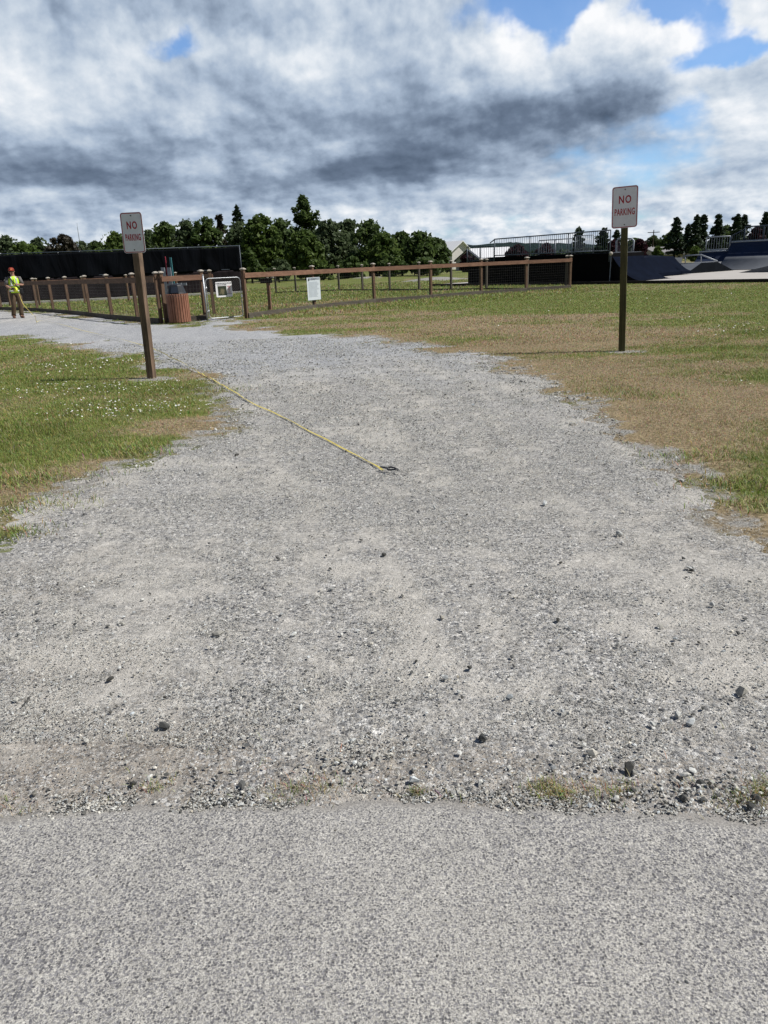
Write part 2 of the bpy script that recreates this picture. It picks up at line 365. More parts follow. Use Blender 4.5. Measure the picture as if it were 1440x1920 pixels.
def m_asphalt(b):
    p = b.pos(); big = b.noise(p, 1.3, 4, .5); mid = b.noise(p, 9, 4, .6); fin = b.noise(p, 240, 4, .7)
    warp = b.vmath('ADD', p, b.vmath('SCALE', b.noise(p, 150, 3, .6, 0, 2, True), scale=.006))
    v = b.voro(warp, 172); r, g, bl = b.xyz(E(b, v.outputs['Color'])); d = E(b, v.outputs['Distance']) + (b.noise(p, 300, 3, .6) - .5) * .35
    w = b.voro(warp, 360); r2, g2, bl2 = b.xyz(E(b, w.outputs['Color'])); d2 = E(b, w.outputs['Distance'])
    on = b.step(d + (big - .5) * .5, .56, .42) * b.math('GREATER_THAN', g, .38); on2 = b.step(d2, .58, .42) * b.math('GREATER_THAN', g2, .25)
    matrix = b.ramp(fin * .85 + mid * .15, [(.3, (.25, .242, .218)), (.5, (.42, .407, .37)), (.7, (.63, .61, .555))])
    st = b.ramp(r, [(0, (.055, .055, .062)), (.5, (.15, .149, .158)), (.9, (.235, .232, .236)), (1, (.36, .35, .32))])
    st2 = b.ramp(r2, [(0, (.09, .09, .098)), (.6, (.21, .208, .214)), (1, (.42, .41, .385))])
    c = b.mix(on2 * .9, matrix, st2); c = b.mix(on * .95, c, st); c = b.mix(1, c, b.ramp(b.noise(p, 190, 5, .8), [(.36, .5), (.5, 1.0), (.64, 1.45)]), 'MULTIPLY'); c = b.mix(1, c, b.ramp(mid, [(.35, .96), (.65, 1.04)]), 'MULTIPLY')
    pit = b.step(b.noise(p, 60, 3, .5), .70, .76); c = b.mix(pit * .8, c, (.06, .058, .055)); c = b.mix(.12, c, b.mix(b.step(big, .35, .7), (.19, .185, .185), (.33, .32, .30)))
    dirt = b.attr('dirt'); c = b.mix(b.step(dirt + (mid - .5) * .8, .2, .8) * .75, c, b.mix(fin, (.17, .16, .145), (.36, .345, .32)))
    b.set(color=c, rough=.85, spec=.3, normal=b.bump(on * .5 + on2 * .3 + fin * .4, .5, .003))
material('asphalt', m_asphalt)
def dirtf(X, Y):
    t = np.exp(-((Y - 1.65 + .075 * X) / .13) ** 2) * .75 + np.exp(-((Y - 1.54 + .075 * X) / .05) ** 2) * .4
    t += gblobs(X, Y, [(150, 1400, .45, .16, .75), (60, 1270, .4, .12, .5), (60, 1100, .5, .3, .35), (860, 1400, .3, .08, .25), (70, 940, .5, .3, .4), (1400, 1000, .4, .3, .4), (420, 600, 2, 1, .2)])
    return np.clip(t + (fbm(X / .16, Y / .1, 81, 4) - .5) * .9 * (t > .02), 0, 1)
def wornf(X, Y):
    return np.clip(gblobs(X, Y, [(425, 770, .35, .25, 1.4), (370, 812, .35, .18, 1.4), (300, 868, .35, .18, 1.3), (190, 905, .3, .14, 1.0), (100, 945, .3, .14, 1.0), (20, 975, .3, .14, 1.0), (640, 700, 1.5, .8, .5), (720, 800, .9, .6, .3), (560, 900, 1.0, .5, .25), (820, 1080, .5, .3, .4), (760, 1250, .35, .3, .4), (1150, 1170, .3, .15, .5), (1400, 1270, .3, .1, .6), (960, 1290, .3, .1, .4), (430, 1080, .5, .3, .35), (130, 1230, .4, .1, .6), (400, 640, 3, 1.4, .2), (1310, 930, .3, .2, .5)]), 0, 1.3)
def far_bluef(X, Y):
    return np.clip((Y - 8.2 + (fbm(X / 1.2, Y / 1.2, 91, 4) - .5) * 4 - X * .55) / 3.2, 0, 1) * np.clip((28 - Y) / 5, .4, 1)
ysf = np.concatenate([[-40, -12, -4, -1, 0], np.exp(np.arange(math.log(.5), math.log(60), .0072)), np.exp(np.arange(math.log(62), math.log(6000), .12))])
ssf = np.linspace(-1.12, 1.12, 420)
def z_path(x, y): return hgt(x, y) + np.clip(pathf(x, y) * .06, -.03, .014)
sheet('ground', ysf, ssf, lambda x, y: hgt(x, y) - .002 - .05 * (roadf(x, y) > -.3) , 'lawn', {'dry': dryf, 'bare': baref})
tag(bpy.data.objects['ground'], kind='structure')
sheet('gravel_path', ysf[4:-38], ssf, lambda x, y: z_path(x, y) + (fbm(x / .06, y / .06, 5, 3) - .5) * .008 * np.clip(1.6 - y / 8, 0, 1) - np.clip(roadf(x, y) * .3, 0, .02) - .008, 'gravel', {'dirt': dirtf, 'far_blue': far_bluef, 'worn': wornf},
      keep=lambda x, y: pathf(x, y) > -.6)
tag(bpy.data.objects['gravel_path'], kind='structure')
ysr = np.concatenate([[-3, -1, 0], np.arange(.4, 1.9, .012)])
sheet('road', ysr, np.linspace(-3, 3, 500), lambda x, y: hgt(x, y) + .006 + np.clip(roadf(x, y) * .12, -.02, .004), 'asphalt', {'dirt': lambda x, y: np.clip(1 - roadf(x, y) / .05, 0, 1) * .75 + np.clip(.55 - np.abs(x + .9 + y * .2) * 1.5, 0, .4)}, keep=lambda x, y: roadf(x, y) > -.08)
tag(bpy.data.objects['road'], kind='structure')
def sample(n, y0, y1, pw=2.0, smax=.92):      # random points, density falling with distance
    u = rng.random(n); a = 2 - pw               # density ~ y^-pw in area
    y = (y0 ** a + u * (y1 ** a - y0 ** a)) ** (1 / a) if abs(a) > 1e-6 else y0 * (y1 / y0) ** u
    return (np.abs(y) + 1.2) * (rng.random(n) * 2 - 1) * smax, y
# ---------------------------------------------------------------- loose stones
def m_vcol(name, rough=.9, spec=.25, bumps=0, trans=0):
    def fn(b):
        c = b.attr('col', 'Color'); n = b.noise(b.pos(), 220, 3, .6)
        b.set(color=b.mix(1, c, b.ramp(n, [(.25, .75), (.75, 1.25)]), 'MULTIPLY'), rough=rough, spec=spec)
        if trans:
            tl = b.node('ShaderNodeBsdfTranslucent'); b.put(tl.inputs[0], c); ad = b.node('ShaderNodeMixShader'); ad.inputs[0].default_value = trans
            b.nt.links.new(b.P.outputs[0], ad.inputs[1]); b.nt.links.new(tl.outputs[0], ad.inputs[2]); b.nt.links.new(ad.outputs[0], b.out.inputs[0])
    return material(name, fn)
m_vcol('stone'); m_vcol('blade', .6, .3, 0, .25); m_vcol('petal', .6, .2)
g_ = (1 + 5 ** .5) / 2
ICO = np.array([(-1, g_, 0), (1, g_, 0), (-1, -g_, 0), (1, -g_, 0), (0, -1, g_), (0, 1, g_), (0, -1, -g_), (0, 1, -g_), (g_, 0, -1), (g_, 0, 1), (-g_, 0, -1), (-g_, 0, 1)]) / 1.9
ICF = np.array([(0, 11, 5), (0, 5, 1), (0, 1, 7), (0, 7, 10), (0, 10, 11), (1, 5, 9), (5, 11, 4), (11, 10, 2), (10, 7, 6), (7, 1, 8), (3, 9, 4), (3, 4, 2), (3, 2, 6), (3, 6, 8), (3, 8, 9), (4, 9, 5), (2, 4, 11), (6, 2, 10), (8, 6, 7), (9, 8, 1)])
OCT = np.array([(1, 0, 0), (-.5, .87, 0), (-.5, -.87, 0), (.3, .5, .8), (-.9, 0, .6), (.3, -.6, .7), (0, 0, -.8)])
OCF = np.array([(0, 1, 3), (1, 4, 3), (1, 2, 4), (2, 5, 4), (2, 0, 5), (0, 3, 5), (3, 4, 5), (0, 6, 1), (1, 6, 2), (2, 6, 0)])
def stones(x, y, z, s, cols, T, TF):
    n = len(x); V = T[None] * (1 + (rng.random((n, len(T), 3)) - .5) * .85)
    V = V * np.stack([rng.uniform(.75, 1.35, n), rng.uniform(.6, 1.05, n), rng.uniform(.4, .8, n)], 1)[:, None] * s[:, None, None] * .5
    a = rng.random(n) * 6.283; c, q = np.cos(a)[:, None], np.sin(a)[:, None]; t = rng.normal(0, .28, (n, 1))
    X = V[..., 0]; Z = V[..., 2] + X * t; Yv = V[..., 1]
    V = np.stack([X * c - Yv * q + x[:, None], X * q + Yv * c + y[:, None], Z + (z + s * .12)[:, None]], 2)
    F = (TF[None] + (np.arange(n) * len(T))[:, None, None]).reshape(-1, 3)
    return V.reshape(-1, 3), F, np.repeat(cols, len(T), 0)
def stonecols(n, dark=.12):
    v = np.clip(rng.normal(.405, .125, n), .08, .66); d = rng.random(n) < dark; v = np.where(d, rng.uniform(.045, .11, n), v); w = rng.random(n) < .05; v = np.where(w, rng.uniform(.42, .56, n), v)
    t = rng.normal(0, .03, n); return np.stack([v * (1 + t), v * 1.0, v * (.93 - t * 1.4)], 1)
parts = []
def addst(x, y, s, ico, dark=.12, onroad=False, zoff=0):
    pf = pathf(x, y); rf = roadf(x, y)
    z = z_path(x, y) if not onroad else hgt(x, y) + .018
    parts.append(stones(x, y, z + zoff, s, stonecols(len(x), dark), ICO if ico else OCT, ICF if ico else OCF))
def clump(x, y): return fbm(x / .22, y / .16, 101, 4) * .6 + fbm(x / 1.1 + y * .15, y / 2.4, 111, 3) * .5
# small gravel, clustered into ridges
x, y = sample(1000000, 1.4, 15, 1.9); c = clump(x, y); k = (pathf(x, y) > -.12) & (roadf(x, y) < 0) & (rng.random(len(x)) < np.clip((c - .40) * 3.2, .16, .85) * np.where(y < 1.74 - .075 * x + (fbm(x / .3, y * 0, 181, 3) - .5) * .2, .22, 1))
x, y = x[k], y[k]; s = (.0026 + rng.gamma(1.8, .0014, len(x))) * np.clip(y / 4.0, .85, 2.6); addst(x, y, np.clip(s, .003, .03), False, .12)
# pebbles
x, y = sample(6500, 1.45, 13, 1.5); c = clump(x + 5, y); k = (pathf(x, y) > -.2) & (roadf(x, y) < 0) & (rng.random(len(x)) < np.clip((c - .45) * 4, .04, .9) * np.where(y < 1.85 - .075 * x, .4, 1))
x, y = x[k], y[k]; addst(x, y, .008 + rng.gamma(1.6, .0026, len(x)), True, .22)
# fist-size scattered stones and the row swept against the asphalt
def around(lst):
    X, Y = [], []
    for px, py, rx, ry, n in lst:
        cx, cy = gx(px, py); X.append(rng.normal(cx, rx, n)); Y.append(rng.normal(cy, ry, n))
    return np.concatenate(X), np.concatenate(Y)
x, y = around([(640, 1440, .07, .03, 60), (720, 1420, .12, .04, 36), (1240, 1500, .09, .018, 90), (1380, 1490, .10, .03, 60), (1300, 1460, .15, .04, 36), (600, 1480, .25, .02, 30), (200, 1480, .3, .05, 22), (960, 1470, .3, .03, 24), (370, 1460, .12, .03, 26), (1420, 1300, .3, .12, 90), (1130, 1420, .2, .05, 36), (30, 1150, .3, .2, 90), (1300, 1200, .4, .3, 150)])
k = roadf(x, y) < -.005; addst(x[k], y[k], .0045 + rng.gamma(2.0, .0024, k.sum()), True, .3)
x, y = sample(420, 1.5, 9, 1.2); k = (pathf(x, y) > 0) & (roadf(x, y) < 0) & (rng.random(len(x)) < .32); addst(x[k], y[k], rng.uniform(.011, .019, k.sum()), True, .4)
bigp = [(1160, 1006, .045), (1021, 948, .036), (70, 1010, .02), (410, 1196, .035), (311, 1372, .034), (1390, 1308, .040), (1178, 1453, .032), (207, 1283, .024), (836, 1280, .026), (905, 1395, .026), (1110, 1424, .03), (720, 1046, .026), (1135, 1012, .02), (828, 1165, .022), (1270, 1350, .024), (880, 1260, .02), (1310, 1478, .030), (1282, 1466, .026), (1405, 1522, .022), (455, 1482, .020), (775, 1475, .028), (470, 1330, .02), (1335, 1140, .026)]
x, y = np.array([gx(p[0], p[1]) for p in bigp]).T; addst(x, y, np.array([p[2] for p in bigp]), True, .55, zoff=.003)
# grit spilled over the edge of the asphalt
x = rng.uniform(-1.2, 1.2, 9000); y = 1.55 - .075 * x - .055 * x * x + rng.normal(0, .035, 9000); f_ = roadf(x, y); k = (rng.random(9000) < np.exp(-np.maximum(f_, 0) / .018)) & (fbm(x / .15, y / .1, 171, 3) > .50); addst(x[k], y[k], .0028 + rng.gamma(1.6, .0016, k.sum()), False, .2, True, zoff=-.010)
# a few grains on the asphalt
x = rng.uniform(-1.2, 1.2, 300); y = rng.uniform(.75, 1.5, 300); k = roadf(x, y) > 0; addst(x[k], y[k], rng.uniform(.003, .009, k.sum()), True, .75, True, zoff=-.010)
# coarse pale stones along the lawn edge
x, y = sample(60000, 4, 14, 1.8); f = pathf(x, y); k = (f > -.25) & (f < .4) & (rng.random(len(x)) < np.exp(-f * f / .05) * .8); x, y = x[k], y[k]; addst(x, y, (.008 + rng.gamma(2, .003, len(x))) * np.clip(y / 6, .8, 1.6), False, .05)
off = 0; VV, FF, CC = [], [], []
for v, f, c in parts: VV.append(v); FF.append(f + off); CC.append(c); off += len(v)
tag(npmesh('gravel_stones', np.concatenate(VV), np.concatenate(FF), 'stone', {'col': np.concatenate(CC)}), 'loose crushed grey stones strewn over the wide gravel path', 'gravel', None, 'stuff')
del VV, FF, CC, parts
# ---------------------------------------------------------------- grass blades
def blades(x, y, z, h, w, lean, col):
    n = len(x); a = rng.random(n) * 6.283; dx, dy = np.cos(a), np.sin(a); wx, wy = -dy * w * .5, dx * w * .5
    b0 = np.stack([x, y, z - .004], 1); W_ = np.stack([wx, wy, np.zeros(n)], 1); L = np.stack([dx * lean, dy * lean, h], 1)
    m = b0 + L * np.array([.38, .38, .62]); t = b0 + L * np.array([1, 1, 1.0])
    V = np.stack([b0 - W_, b0 + W_, m + W_ * .8, m - W_ * .8, t], 1).reshape(-1, 3)
    o = (np.arange(n) * 5)[:, None]
    F = np.concatenate([o + np.array([0, 1, 2, 3]), o + np.array([3, 2, 4])], 1).ravel(); nper = np.tile([4, 3], n)
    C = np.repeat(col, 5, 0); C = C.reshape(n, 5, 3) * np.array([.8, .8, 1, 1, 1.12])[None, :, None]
    return V, F, nper, C.reshape(-1, 3)
SLAB_EDGE = (G(813, 537), G(1440, 529))
def lawnpts(n, y0, y1, pw):
    x, y = sample(n, y0, y1, pw); f = pathf(x, y); d = dryf(x, y); ba = baref(x, y)
    a, b_ = SLAB_EDGE; slab = (x > a.x - 1) & ((y - a.y) > (b_.y - a.y) / (b_.x - a.x) * (x - a.x) - .05)
    pr = np.clip(-f / .55 + .06, 0, 1) * (1 - .45 * d) * (1 - ba * .85) * (roadf(x, y) < -.3)
    pr = np.where(f > -.02, .10 * np.exp(-f / .22) * (y > 2.4) * (fbm(x / .2, y / .2, 161, 3) > .5), pr); k = (rng.random(n) < pr) & ~slab
    return x[k], y[k], d[k], f[k]
def gcol(n, d, x, y):
    g = np.stack([rng.normal(.175, .035, n), rng.normal(.225, .04, n), rng.normal(.05, .01, n)], 1)
    g2 = np.stack([rng.normal(.30, .04, n), rng.normal(.325, .04, n), rng.normal(.10, .015, n)], 1)
    s = np.stack([rng.normal(.40, .08, n), rng.normal(.315, .06, n), rng.normal(.185, .04, n)], 1)
    q = (rng.random(n) < .3)[:, None]; g = np.where(q, g2, g)
    pk = np.clip((d - .18) * 1.45, .12, .88); k = (rng.random(n) < pk)[:, None]
    v = .75 + .5 * fbm(x / .5, y / .4, 121, 3)
    return np.clip(np.where(k, s, g), .012, .7) * v[:, None]
B = []
x, y, d, f = lawnpts(800000, 3.6, 13, 1.5); n = len(x); c = gcol(n, d, x, y); tuft = np.clip((fbm(x / .3, y / .3, 131, 3) - .45) * 3, 0, 1) * (1 - d)
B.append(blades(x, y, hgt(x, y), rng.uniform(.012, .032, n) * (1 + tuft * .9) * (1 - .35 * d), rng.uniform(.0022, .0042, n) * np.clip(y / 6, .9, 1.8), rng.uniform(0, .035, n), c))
x, y, d, f = lawnpts(420000, 12, 42, 1.9); n = len(x)
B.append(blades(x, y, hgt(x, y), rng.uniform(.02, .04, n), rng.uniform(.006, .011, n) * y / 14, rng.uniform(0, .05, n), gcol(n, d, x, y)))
# taller unmown grass inside the enclosure, behind the rail fence
xa, ya = sample(160000, 17, 60, 1.6); n = len(xa); pxl = xa / ya; k = (baref(xa, ya) < .4) & (pathf(xa, ya) < -1.0) & (xa < 9.5) & (ya > 20.2 + np.abs(xa + 3.6) * .75 + .3)
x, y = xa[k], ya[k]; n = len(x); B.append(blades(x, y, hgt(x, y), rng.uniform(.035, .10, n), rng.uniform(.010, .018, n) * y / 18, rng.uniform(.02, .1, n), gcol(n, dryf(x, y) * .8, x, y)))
# tufts: on the lawn edge and the dry weeds against the asphalt
def tufts(lst, hmin, hmax, w, dr):
    for px, py, rad, n in lst:
        cx, cy = gx(px, py); x = rng.normal(cx, rad, n); y = rng.normal(cy, rad * .55, n); dd = np.clip(rng.normal(dr, .2, n), 0, 1)
        k = roadf(x, y) < .01; x, y, dd = x[k], y[k], dd[k]; m = len(x)
        if m: B.append(blades(x, y, hgt(x, y) + (.012 if py > 1300 else 0), rng.uniform(hmin, hmax, m), rng.uniform(w, w * 1.8, m), rng.uniform(hmin, hmax * 1.1, m), gcol(m, dd, x, y)))
tufts([(252, 848, .14, 700), (235, 838, .12, 500), (275, 838, .1, 400), (30, 900, .25, 1400), (60, 950, .2, 500), (8, 1003, .12, 500), (350, 730, .3, 900), (400, 735, .25, 600), (1425, 905, .18, 450), (1436, 945, .16, 350), (1380, 905, .15, 300), (1300, 855, .2, 300), (1140, 735, .2, 300), (1220, 745, .25, 400), (1330, 700, .3, 400), (690, 645, .5, 200), (170, 770, .4, 900), (330, 606, .5, 1500), (360, 606, .3, 600)], .018, .05, .0032, .25)
tufts([(1035, 1490, .030, 260), (1020, 1478, .022, 120), (1060, 1500, .02, 80), (1105, 1485, .03, 70), (1150, 1497, .028, 90), (1165, 1480, .03, 60), (780, 1494, .014, 90), (565, 1480, .035, 90), (540, 1498, .05, 110), (615, 1482, .03, 70), (300, 1478, .03, 70), (275, 1487, .02, 40), (1400, 1505, .04, 220), (1435, 1495, .03, 160), (1440, 1475, .03, 80), (38, 1528, .02, 40), (8, 1510, .02, 50), (850, 1500, .02, 26), (1290, 1370, .05, 24), (1280, 1480, .03, 26), (800, 770, .05, 10), (690, 700, .2, 60)], .006, .022, .0011, .62)
tufts([(560, 1490, .16, 60), (1200, 1490, .25, 60), (200, 1500, .3, 40), (640, 1470, .1, 30)], .004, .03, .0013, 1.0)
off = 0; VV, FF, NN, CC = [], [], [], []
for v, f, m, c in B: VV.append(v); FF.append(f + off); NN.append(m); CC.append(c); off += len(v)
tag(npmesh('grass', np.concatenate(VV), np.concatenate(FF), 'blade', {'col': np.concatenate(CC)}, nper=np.concatenate(NN)), 'short mown grass, green and straw brown in patches, on both sides of the gravel path', 'grass', None, 'stuff')
del VV, FF, NN, CC, B
# ---------------------------------------------------------------- daisies
def daisies():
    X, Y = around([(140, 735, .9, .35, 210), (60, 740, .8, .4, 120), (215, 770, .45, .3, 200), (270, 770, .35, .2, 90), (275, 725, .5, .18, 70), (190, 690, .8, .4, 110), (110, 690, .9, .8, 80), (330, 740, .25, .15, 25),
                   (60, 670, 1.2, 1.2, 60), (1410, 610, .6, .8, 60), (1395, 625, .4, .4, 30), (1425, 720, .35, .3, 24), (1370, 560, 2.5, 2.5, 60), (1250, 690, 1.5, 1, 10), (1130, 675, .5, .3, 14), (1200, 560, 5, 2.5, 70), (1000, 545, 5, 2.5, 50), (960, 600, 4, 3, 40)])
    k = (pathf(X, Y) < -.12) & (Y < 31); X, Y = X[k], Y[k]; n = len(X); h = rng.uniform(.035, .06, n); r = rng.uniform(.006, .0095, n) * np.clip(Y / 8, 1, 1.8)
    m = 10; a = np.arange(m) / m * 6.283; rr = np.where(np.arange(m) % 2 == 0, 1, .72)
    tx, ty = rng.normal(0, .35, n), rng.normal(-.1, .35, n)
    px = rr * np.cos(a); py = rr * np.sin(a)
    V = np.zeros((n, m + 6, 3)); V[:, :m, 0] = X[:, None] + r[:, None] * px; V[:, :m, 1] = Y[:, None] + r[:, None] * py
    V[:, :m, 2] = (hgt(X, Y) + h)[:, None] + r[:, None] * (px * tx[:, None] + py * ty[:, None])
    b = np.arange(5) / 5 * 6.283; V[:, m:m + 5, 0] = X[:, None] + r[:, None] * .33 * np.cos(b); V[:, m:m + 5, 1] = Y[:, None] + r[:, None] * .33 * np.sin(b); V[:, m:m + 5, 2] = (hgt(X, Y) + h + .0015)[:, None]
    V[:, m + 5] = np.stack([X, Y, hgt(X, Y) + h + r * .3], 1)
    o = (np.arange(n) * (m + 6))[:, None]; F1 = o + np.arange(m); F2 = np.concatenate([o + np.array([m + i, m + (i + 1) % 5, m + 5]) for i in range(5)], 1)
    F = np.concatenate([F1, F2], 1).ravel(); nper = np.tile([m] + [3] * 5, n)
    C = np.zeros((n, m + 6, 3)); C[:, :m] = (.78, .79, .77); C[:, m:] = (.6, .42, .05)
    tag(npmesh('daisies', V.reshape(-1, 3), F, 'petal', {'col': C.reshape(-1, 3)}, nper=nper), 'small white daisies dotted through the green lawn', 'daisies', None, 'stuff')
daisies()
# ---------------------------------------------------------------- materials of the things
def m_wood(name, c1, c2, sc=1.0, rough=.8):
    def fn(b):
        p = b.objc(); x, y, z = b.xyz(p)
        g = b.noise(b.vmath('MULTIPLY', p, (14 * sc, 14 * sc, 1.6 * sc)), 1.6, 6, .65, .6); m = b.noise(p, 2.2, 4, .6); k = b.noise(b.vmath('MULTIPLY', p, (60, 60, 4)), 1, 3, .6)
        c = b.mix(b.ramp(g * .6 + m * .4, [(.35, 0.0), (.65, 1.0)]), c1, c2)
        c = b.mix(1, c, b.ramp(k, [(.3, .72), (.6, 1.1)]), 'MULTIPLY')
        b.set(color=c, rough=rough, spec=.25, normal=b.bump(g * .6 + k * .5, .4, .004))
    return material(name, fn)
m_wood('post_wood', (.09, .055, .035), (.19, .12, .08))
m_wood('sign_post_wood', (.055, .043, .030), (.26, .175, .12))
m_wood('sign_post_green', (.045, .042, .018), (.105, .095, .040))
m_wood('rail_wood', (.13, .070, .046), (.27, .155, .105))
m_wood('dark_board', (.060, .052, .042), (.13, .115, .095))
m_wood('slat_wood', (.20, .088, .055), (.34, .165, .108), .6, .6)
m_wood('timber_dark', (.012, .010, .010), (.035, .03, .028))
plain('cap', (.36, .33, .285), .8, 0, .25, 9)
plain('wire', (.10, .10, .10), .6, .5)
plain('galvanised', (.38, .40, .42), .45, .6, .15)
plain('white_paint', (.82, .82, .83), .45, 0, .05, 3)
plain('sign_white', (.80, .80, .82), .4, 0, .10, 9)
plain('sign_red', (.40, .008, .02), .5, 0, .12, 20)
plain('sign_black', (.02, .022, .03), .5, 0, .1)
plain('sign_pink', (.62, .30, .36), .5, 0, .1)
plain('notice_paper', (.56, .62, .66), .5, 0, .05, 4)
plain('notice_head', (.28, .32, .37), .5)
plain('notice_line', (.30, .345, .395), .5)
plain('black_plastic', (.014, .016, .020), .45, 0, .3, 5, .5)
plain('blue_black', (.020, .027, .042), .5, 0, .3, 5, .4)
plain('concrete', (.40, .39, .37), .9, 0, .12, 3, .2, .3)
plain('pad_concrete', (.40, .38, .355), .9, 0, .10, .8, .2, .1)
plain('ramp_side', (.0045, .0045, .005), .9, 0, .35, 2, .04); plain('ramp_midnight', (.0045, .007, .015), .95, 0, .3, 2, .03); plain('funbox_side', (.007, .009, .012), .95, 0, .3, 2, .03)
plain('ramp_grey', (.08, .088, .105), .7, 0, .25, 1.4, .3)
plain('ramp_navy', (.008, .018, .048), .7, 0, .3, 1.2, .3)
plain('ramp_steel', (.105, .115, .13), .6, .1, .15, 2)
plain('rail_paint', (.060, .078, .100), .5, .2, .15, 3)
plain('rail_pale', (.30, .33, .36), .5, .3, .12, 3)
plain('teal', (.05, .20, .22), .6); plain('red_stick', (.30, .03, .05), .6)
plain('tape_yellow', (.66, .54, .11), .5, 0, .2, 14)
plain('house_white', (.62, .60, .58), .8, 0, .06, .5); plain('house_grey', (.36, .36, .37), .8, 0, .06, .5)  # plain white and plain grey wall colours of separate buildings
plain('roof_white', (.80, .81, .82), .5, 0, .04, .4); plain('roof_dark', (.05, .055, .065), .8, 0, .2, 1); plain('roof_grey', (.22, .215, .215), .85, 0, .15, 1)
plain('window_glass', (.02, .025, .03), .1, 0, .1); plain('house_tan', (.34, .30, .26), .85)
plain('bark', (.055, .045, .035), .95, 0, .35, 3, .15, .4)
plain('hill', (.012, .024, .022), 1, 0, .35, .02, .05)
def m_cloth(b):
    p = b.objc(); n = b.noise(b.vmath('MULTIPLY', p, (1.2, 1.2, .25)), 1.0, 4, .6, .8)
    b.set(color=b.ramp(n, [(.3, (.0022, .0026, .0035)), (.7, (.0055, .0068, .010))]), rough=.9, spec=.05, normal=b.bump(n, .5, .2))
material('screen_cloth', m_cloth)
def m_lower(b):
    p = b.objc(); n = b.noise(b.vmath('MULTIPLY', p, (2.5, 2.5, .5)), 1.0, 5, .6, .5)
    b.set(color=b.ramp(n, [(.3, (.010, .008, .010)), (.7, (.030, .023, .026))]), rough=.9, spec=.1)
material('lower_cloth', m_lower)
def frame_at(origin, xdir, up=Vector((0, 0, 1))):
    xd = Vector(xdir).normalized(); zd = Vector(up); yd = zd.cross(xd).normalized(); zd = xd.cross(yd)
    m = Matrix.Identity(4)
    for i in range(3): m[i][0] = xd[i]; m[i][1] = yd[i]; m[i][2] = zd[i]; m[i][3] = origin[i]
    return m
def place(o, m, parent=None):
    o.matrix_basis = m
    if parent: set_parent(o, parent)
    return o
def build_local(mb, name, mat, m, parent=None, **k):    # mesh in its own frame, placed by matrix
    o = mb.build(name, mat, None, **k); return place(o, m, parent)
def rrect(w, h, r, n=5, y=0.0):
    P = []
    for cx, cz, a0 in ((w / 2 - r, h / 2 - r, 0), (-w / 2 + r, h / 2 - r, 90), (-w / 2 + r, -h / 2 + r, 180), (w / 2 - r, -h / 2 + r, 270)):
        for i in range(n + 1):
            a = R(a0 + 90 * i / n); P.append(Vector((cx + r * math.cos(a), y, cz + r * math.sin(a))))
    return P
def text(name, s, size, mat, m, parent, sx=1.0, bold=.0, align='CENTER', space=1.0):
    c = bpy.data.curves.new(name, 'FONT'); c.body = s; c.size = size; c.align_x = align; c.align_y = 'CENTER'; c.offset = bold; c.extrude = .0006; c.space_character = space
    c.resolution_u = 3; tmp = bpy.data.objects.new('tmp', c); COL.objects.link(tmp); bpy.context.view_layer.update()
    me = bpy.data.meshes.new_from_object(tmp.evaluated_get(bpy.context.evaluated_depsgraph_get())); bpy.data.objects.remove(tmp); bpy.data.curves.remove(c)
    me.name = name; me.materials.clear(); me.materials.append(MATS[mat]); o = bpy.data.objects.new(name, me); COL.objects.link(o)
    mm = m @ Matrix.Rotation(R(90), 4, 'X') @ Matrix.Diagonal((sx, 1, 1, 1)); return place(o, mm, parent)
T_ = Matrix.Translation
# ---------------------------------------------------------------- no parking signs
def no_parking(base, top, yaw, sw, sh, sz, roll, woodm, label):
    base = Vector(base); top = Vector(top); root = empty('no_parking_sign', base, label, 'sign', 'no parking signs on square posts')
    up = (top - base).normalized(); xd = Vector((math.cos(yaw), -math.sin(yaw), 0)); yd = up.cross(xd).normalized(); xd = yd.cross(up)
    mb = MB(); H = (top - base).length; s = .089
    for k in range(7):                                    # one square timber, a little uneven along its length
        pass
    rg = []
    for i in range(13):
        t = -.15 + (H + .15) * i / 12; j = random.uniform(-.0012, .0012); c = Vector((j, -j, t)); rg.append([c + Vector((a * s / 2, b * s / 2, 0)) for a, b in ((-1, -1), (1, -1), (1, 1), (-1, 1))])
    mb.rings(rg); m = Matrix.Identity(4)
    for i in range(3): m[i][0] = xd[i]; m[i][1] = yd[i]; m[i][2] = up[i]; m[i][3] = base[i]
    build_local(mb, 'post', woodm, m, root, bevel=.003)
    ms = m @ T_((0, -s / 2 - .004, sz)) @ Matrix.Rotation(roll, 4, 'Y')
    p = MB(); p.prism(rrect(sw, sh, .035, y=-.002), (0, .003, 0)); pl = build_local(p, 'panel', 'sign_white', ms, root)
    bd = MB(); o_ = rrect(sw - .012, sh - .012, .030, y=-.0032); i_ = rrect(sw - .030, sh - .030, .022, y=-.0032); n = len(o_)
    bd.add(o_ + i_, [(k, (k + 1) % n, (k + 1) % n + n, k + n) for k in range(n)]); build_local(bd, 'border', 'sign_red', ms, pl)
    text('lettering', 'NO', sh * .255, 'sign_red', ms @ T_((0, -.0036, sh * .175)), pl,   .72, .003, space=1.22)
    text('lettering', 'PARKING', sh * .225, 'sign_red', ms @ T_((0, -.0036, -sh * .12)), pl, (.46 * sw / .31), .0022, space=1.10)
    for z in (sh * .42, -sh * .42):
        q = MB(); q.tube([(0, -.008, z), (0, -.001, z)], .008, 8); build_local(q, 'bolt', 'sign_black', ms, root)
    # gravel collar where the post meets the ground is part of the ground sheet
    return root
b1 = G(285, 709.5); n1 = math.hypot(b1.x, b1.y)
t1 = AT(248.5, 399, b1.y + .02)
no_parking(b1, t1, R(15), .305, .475, (t1 - b1).length - .235, R(0), 'sign_post_wood', 'NO PARKING sign on the leaning post in the left lawn among daisies')
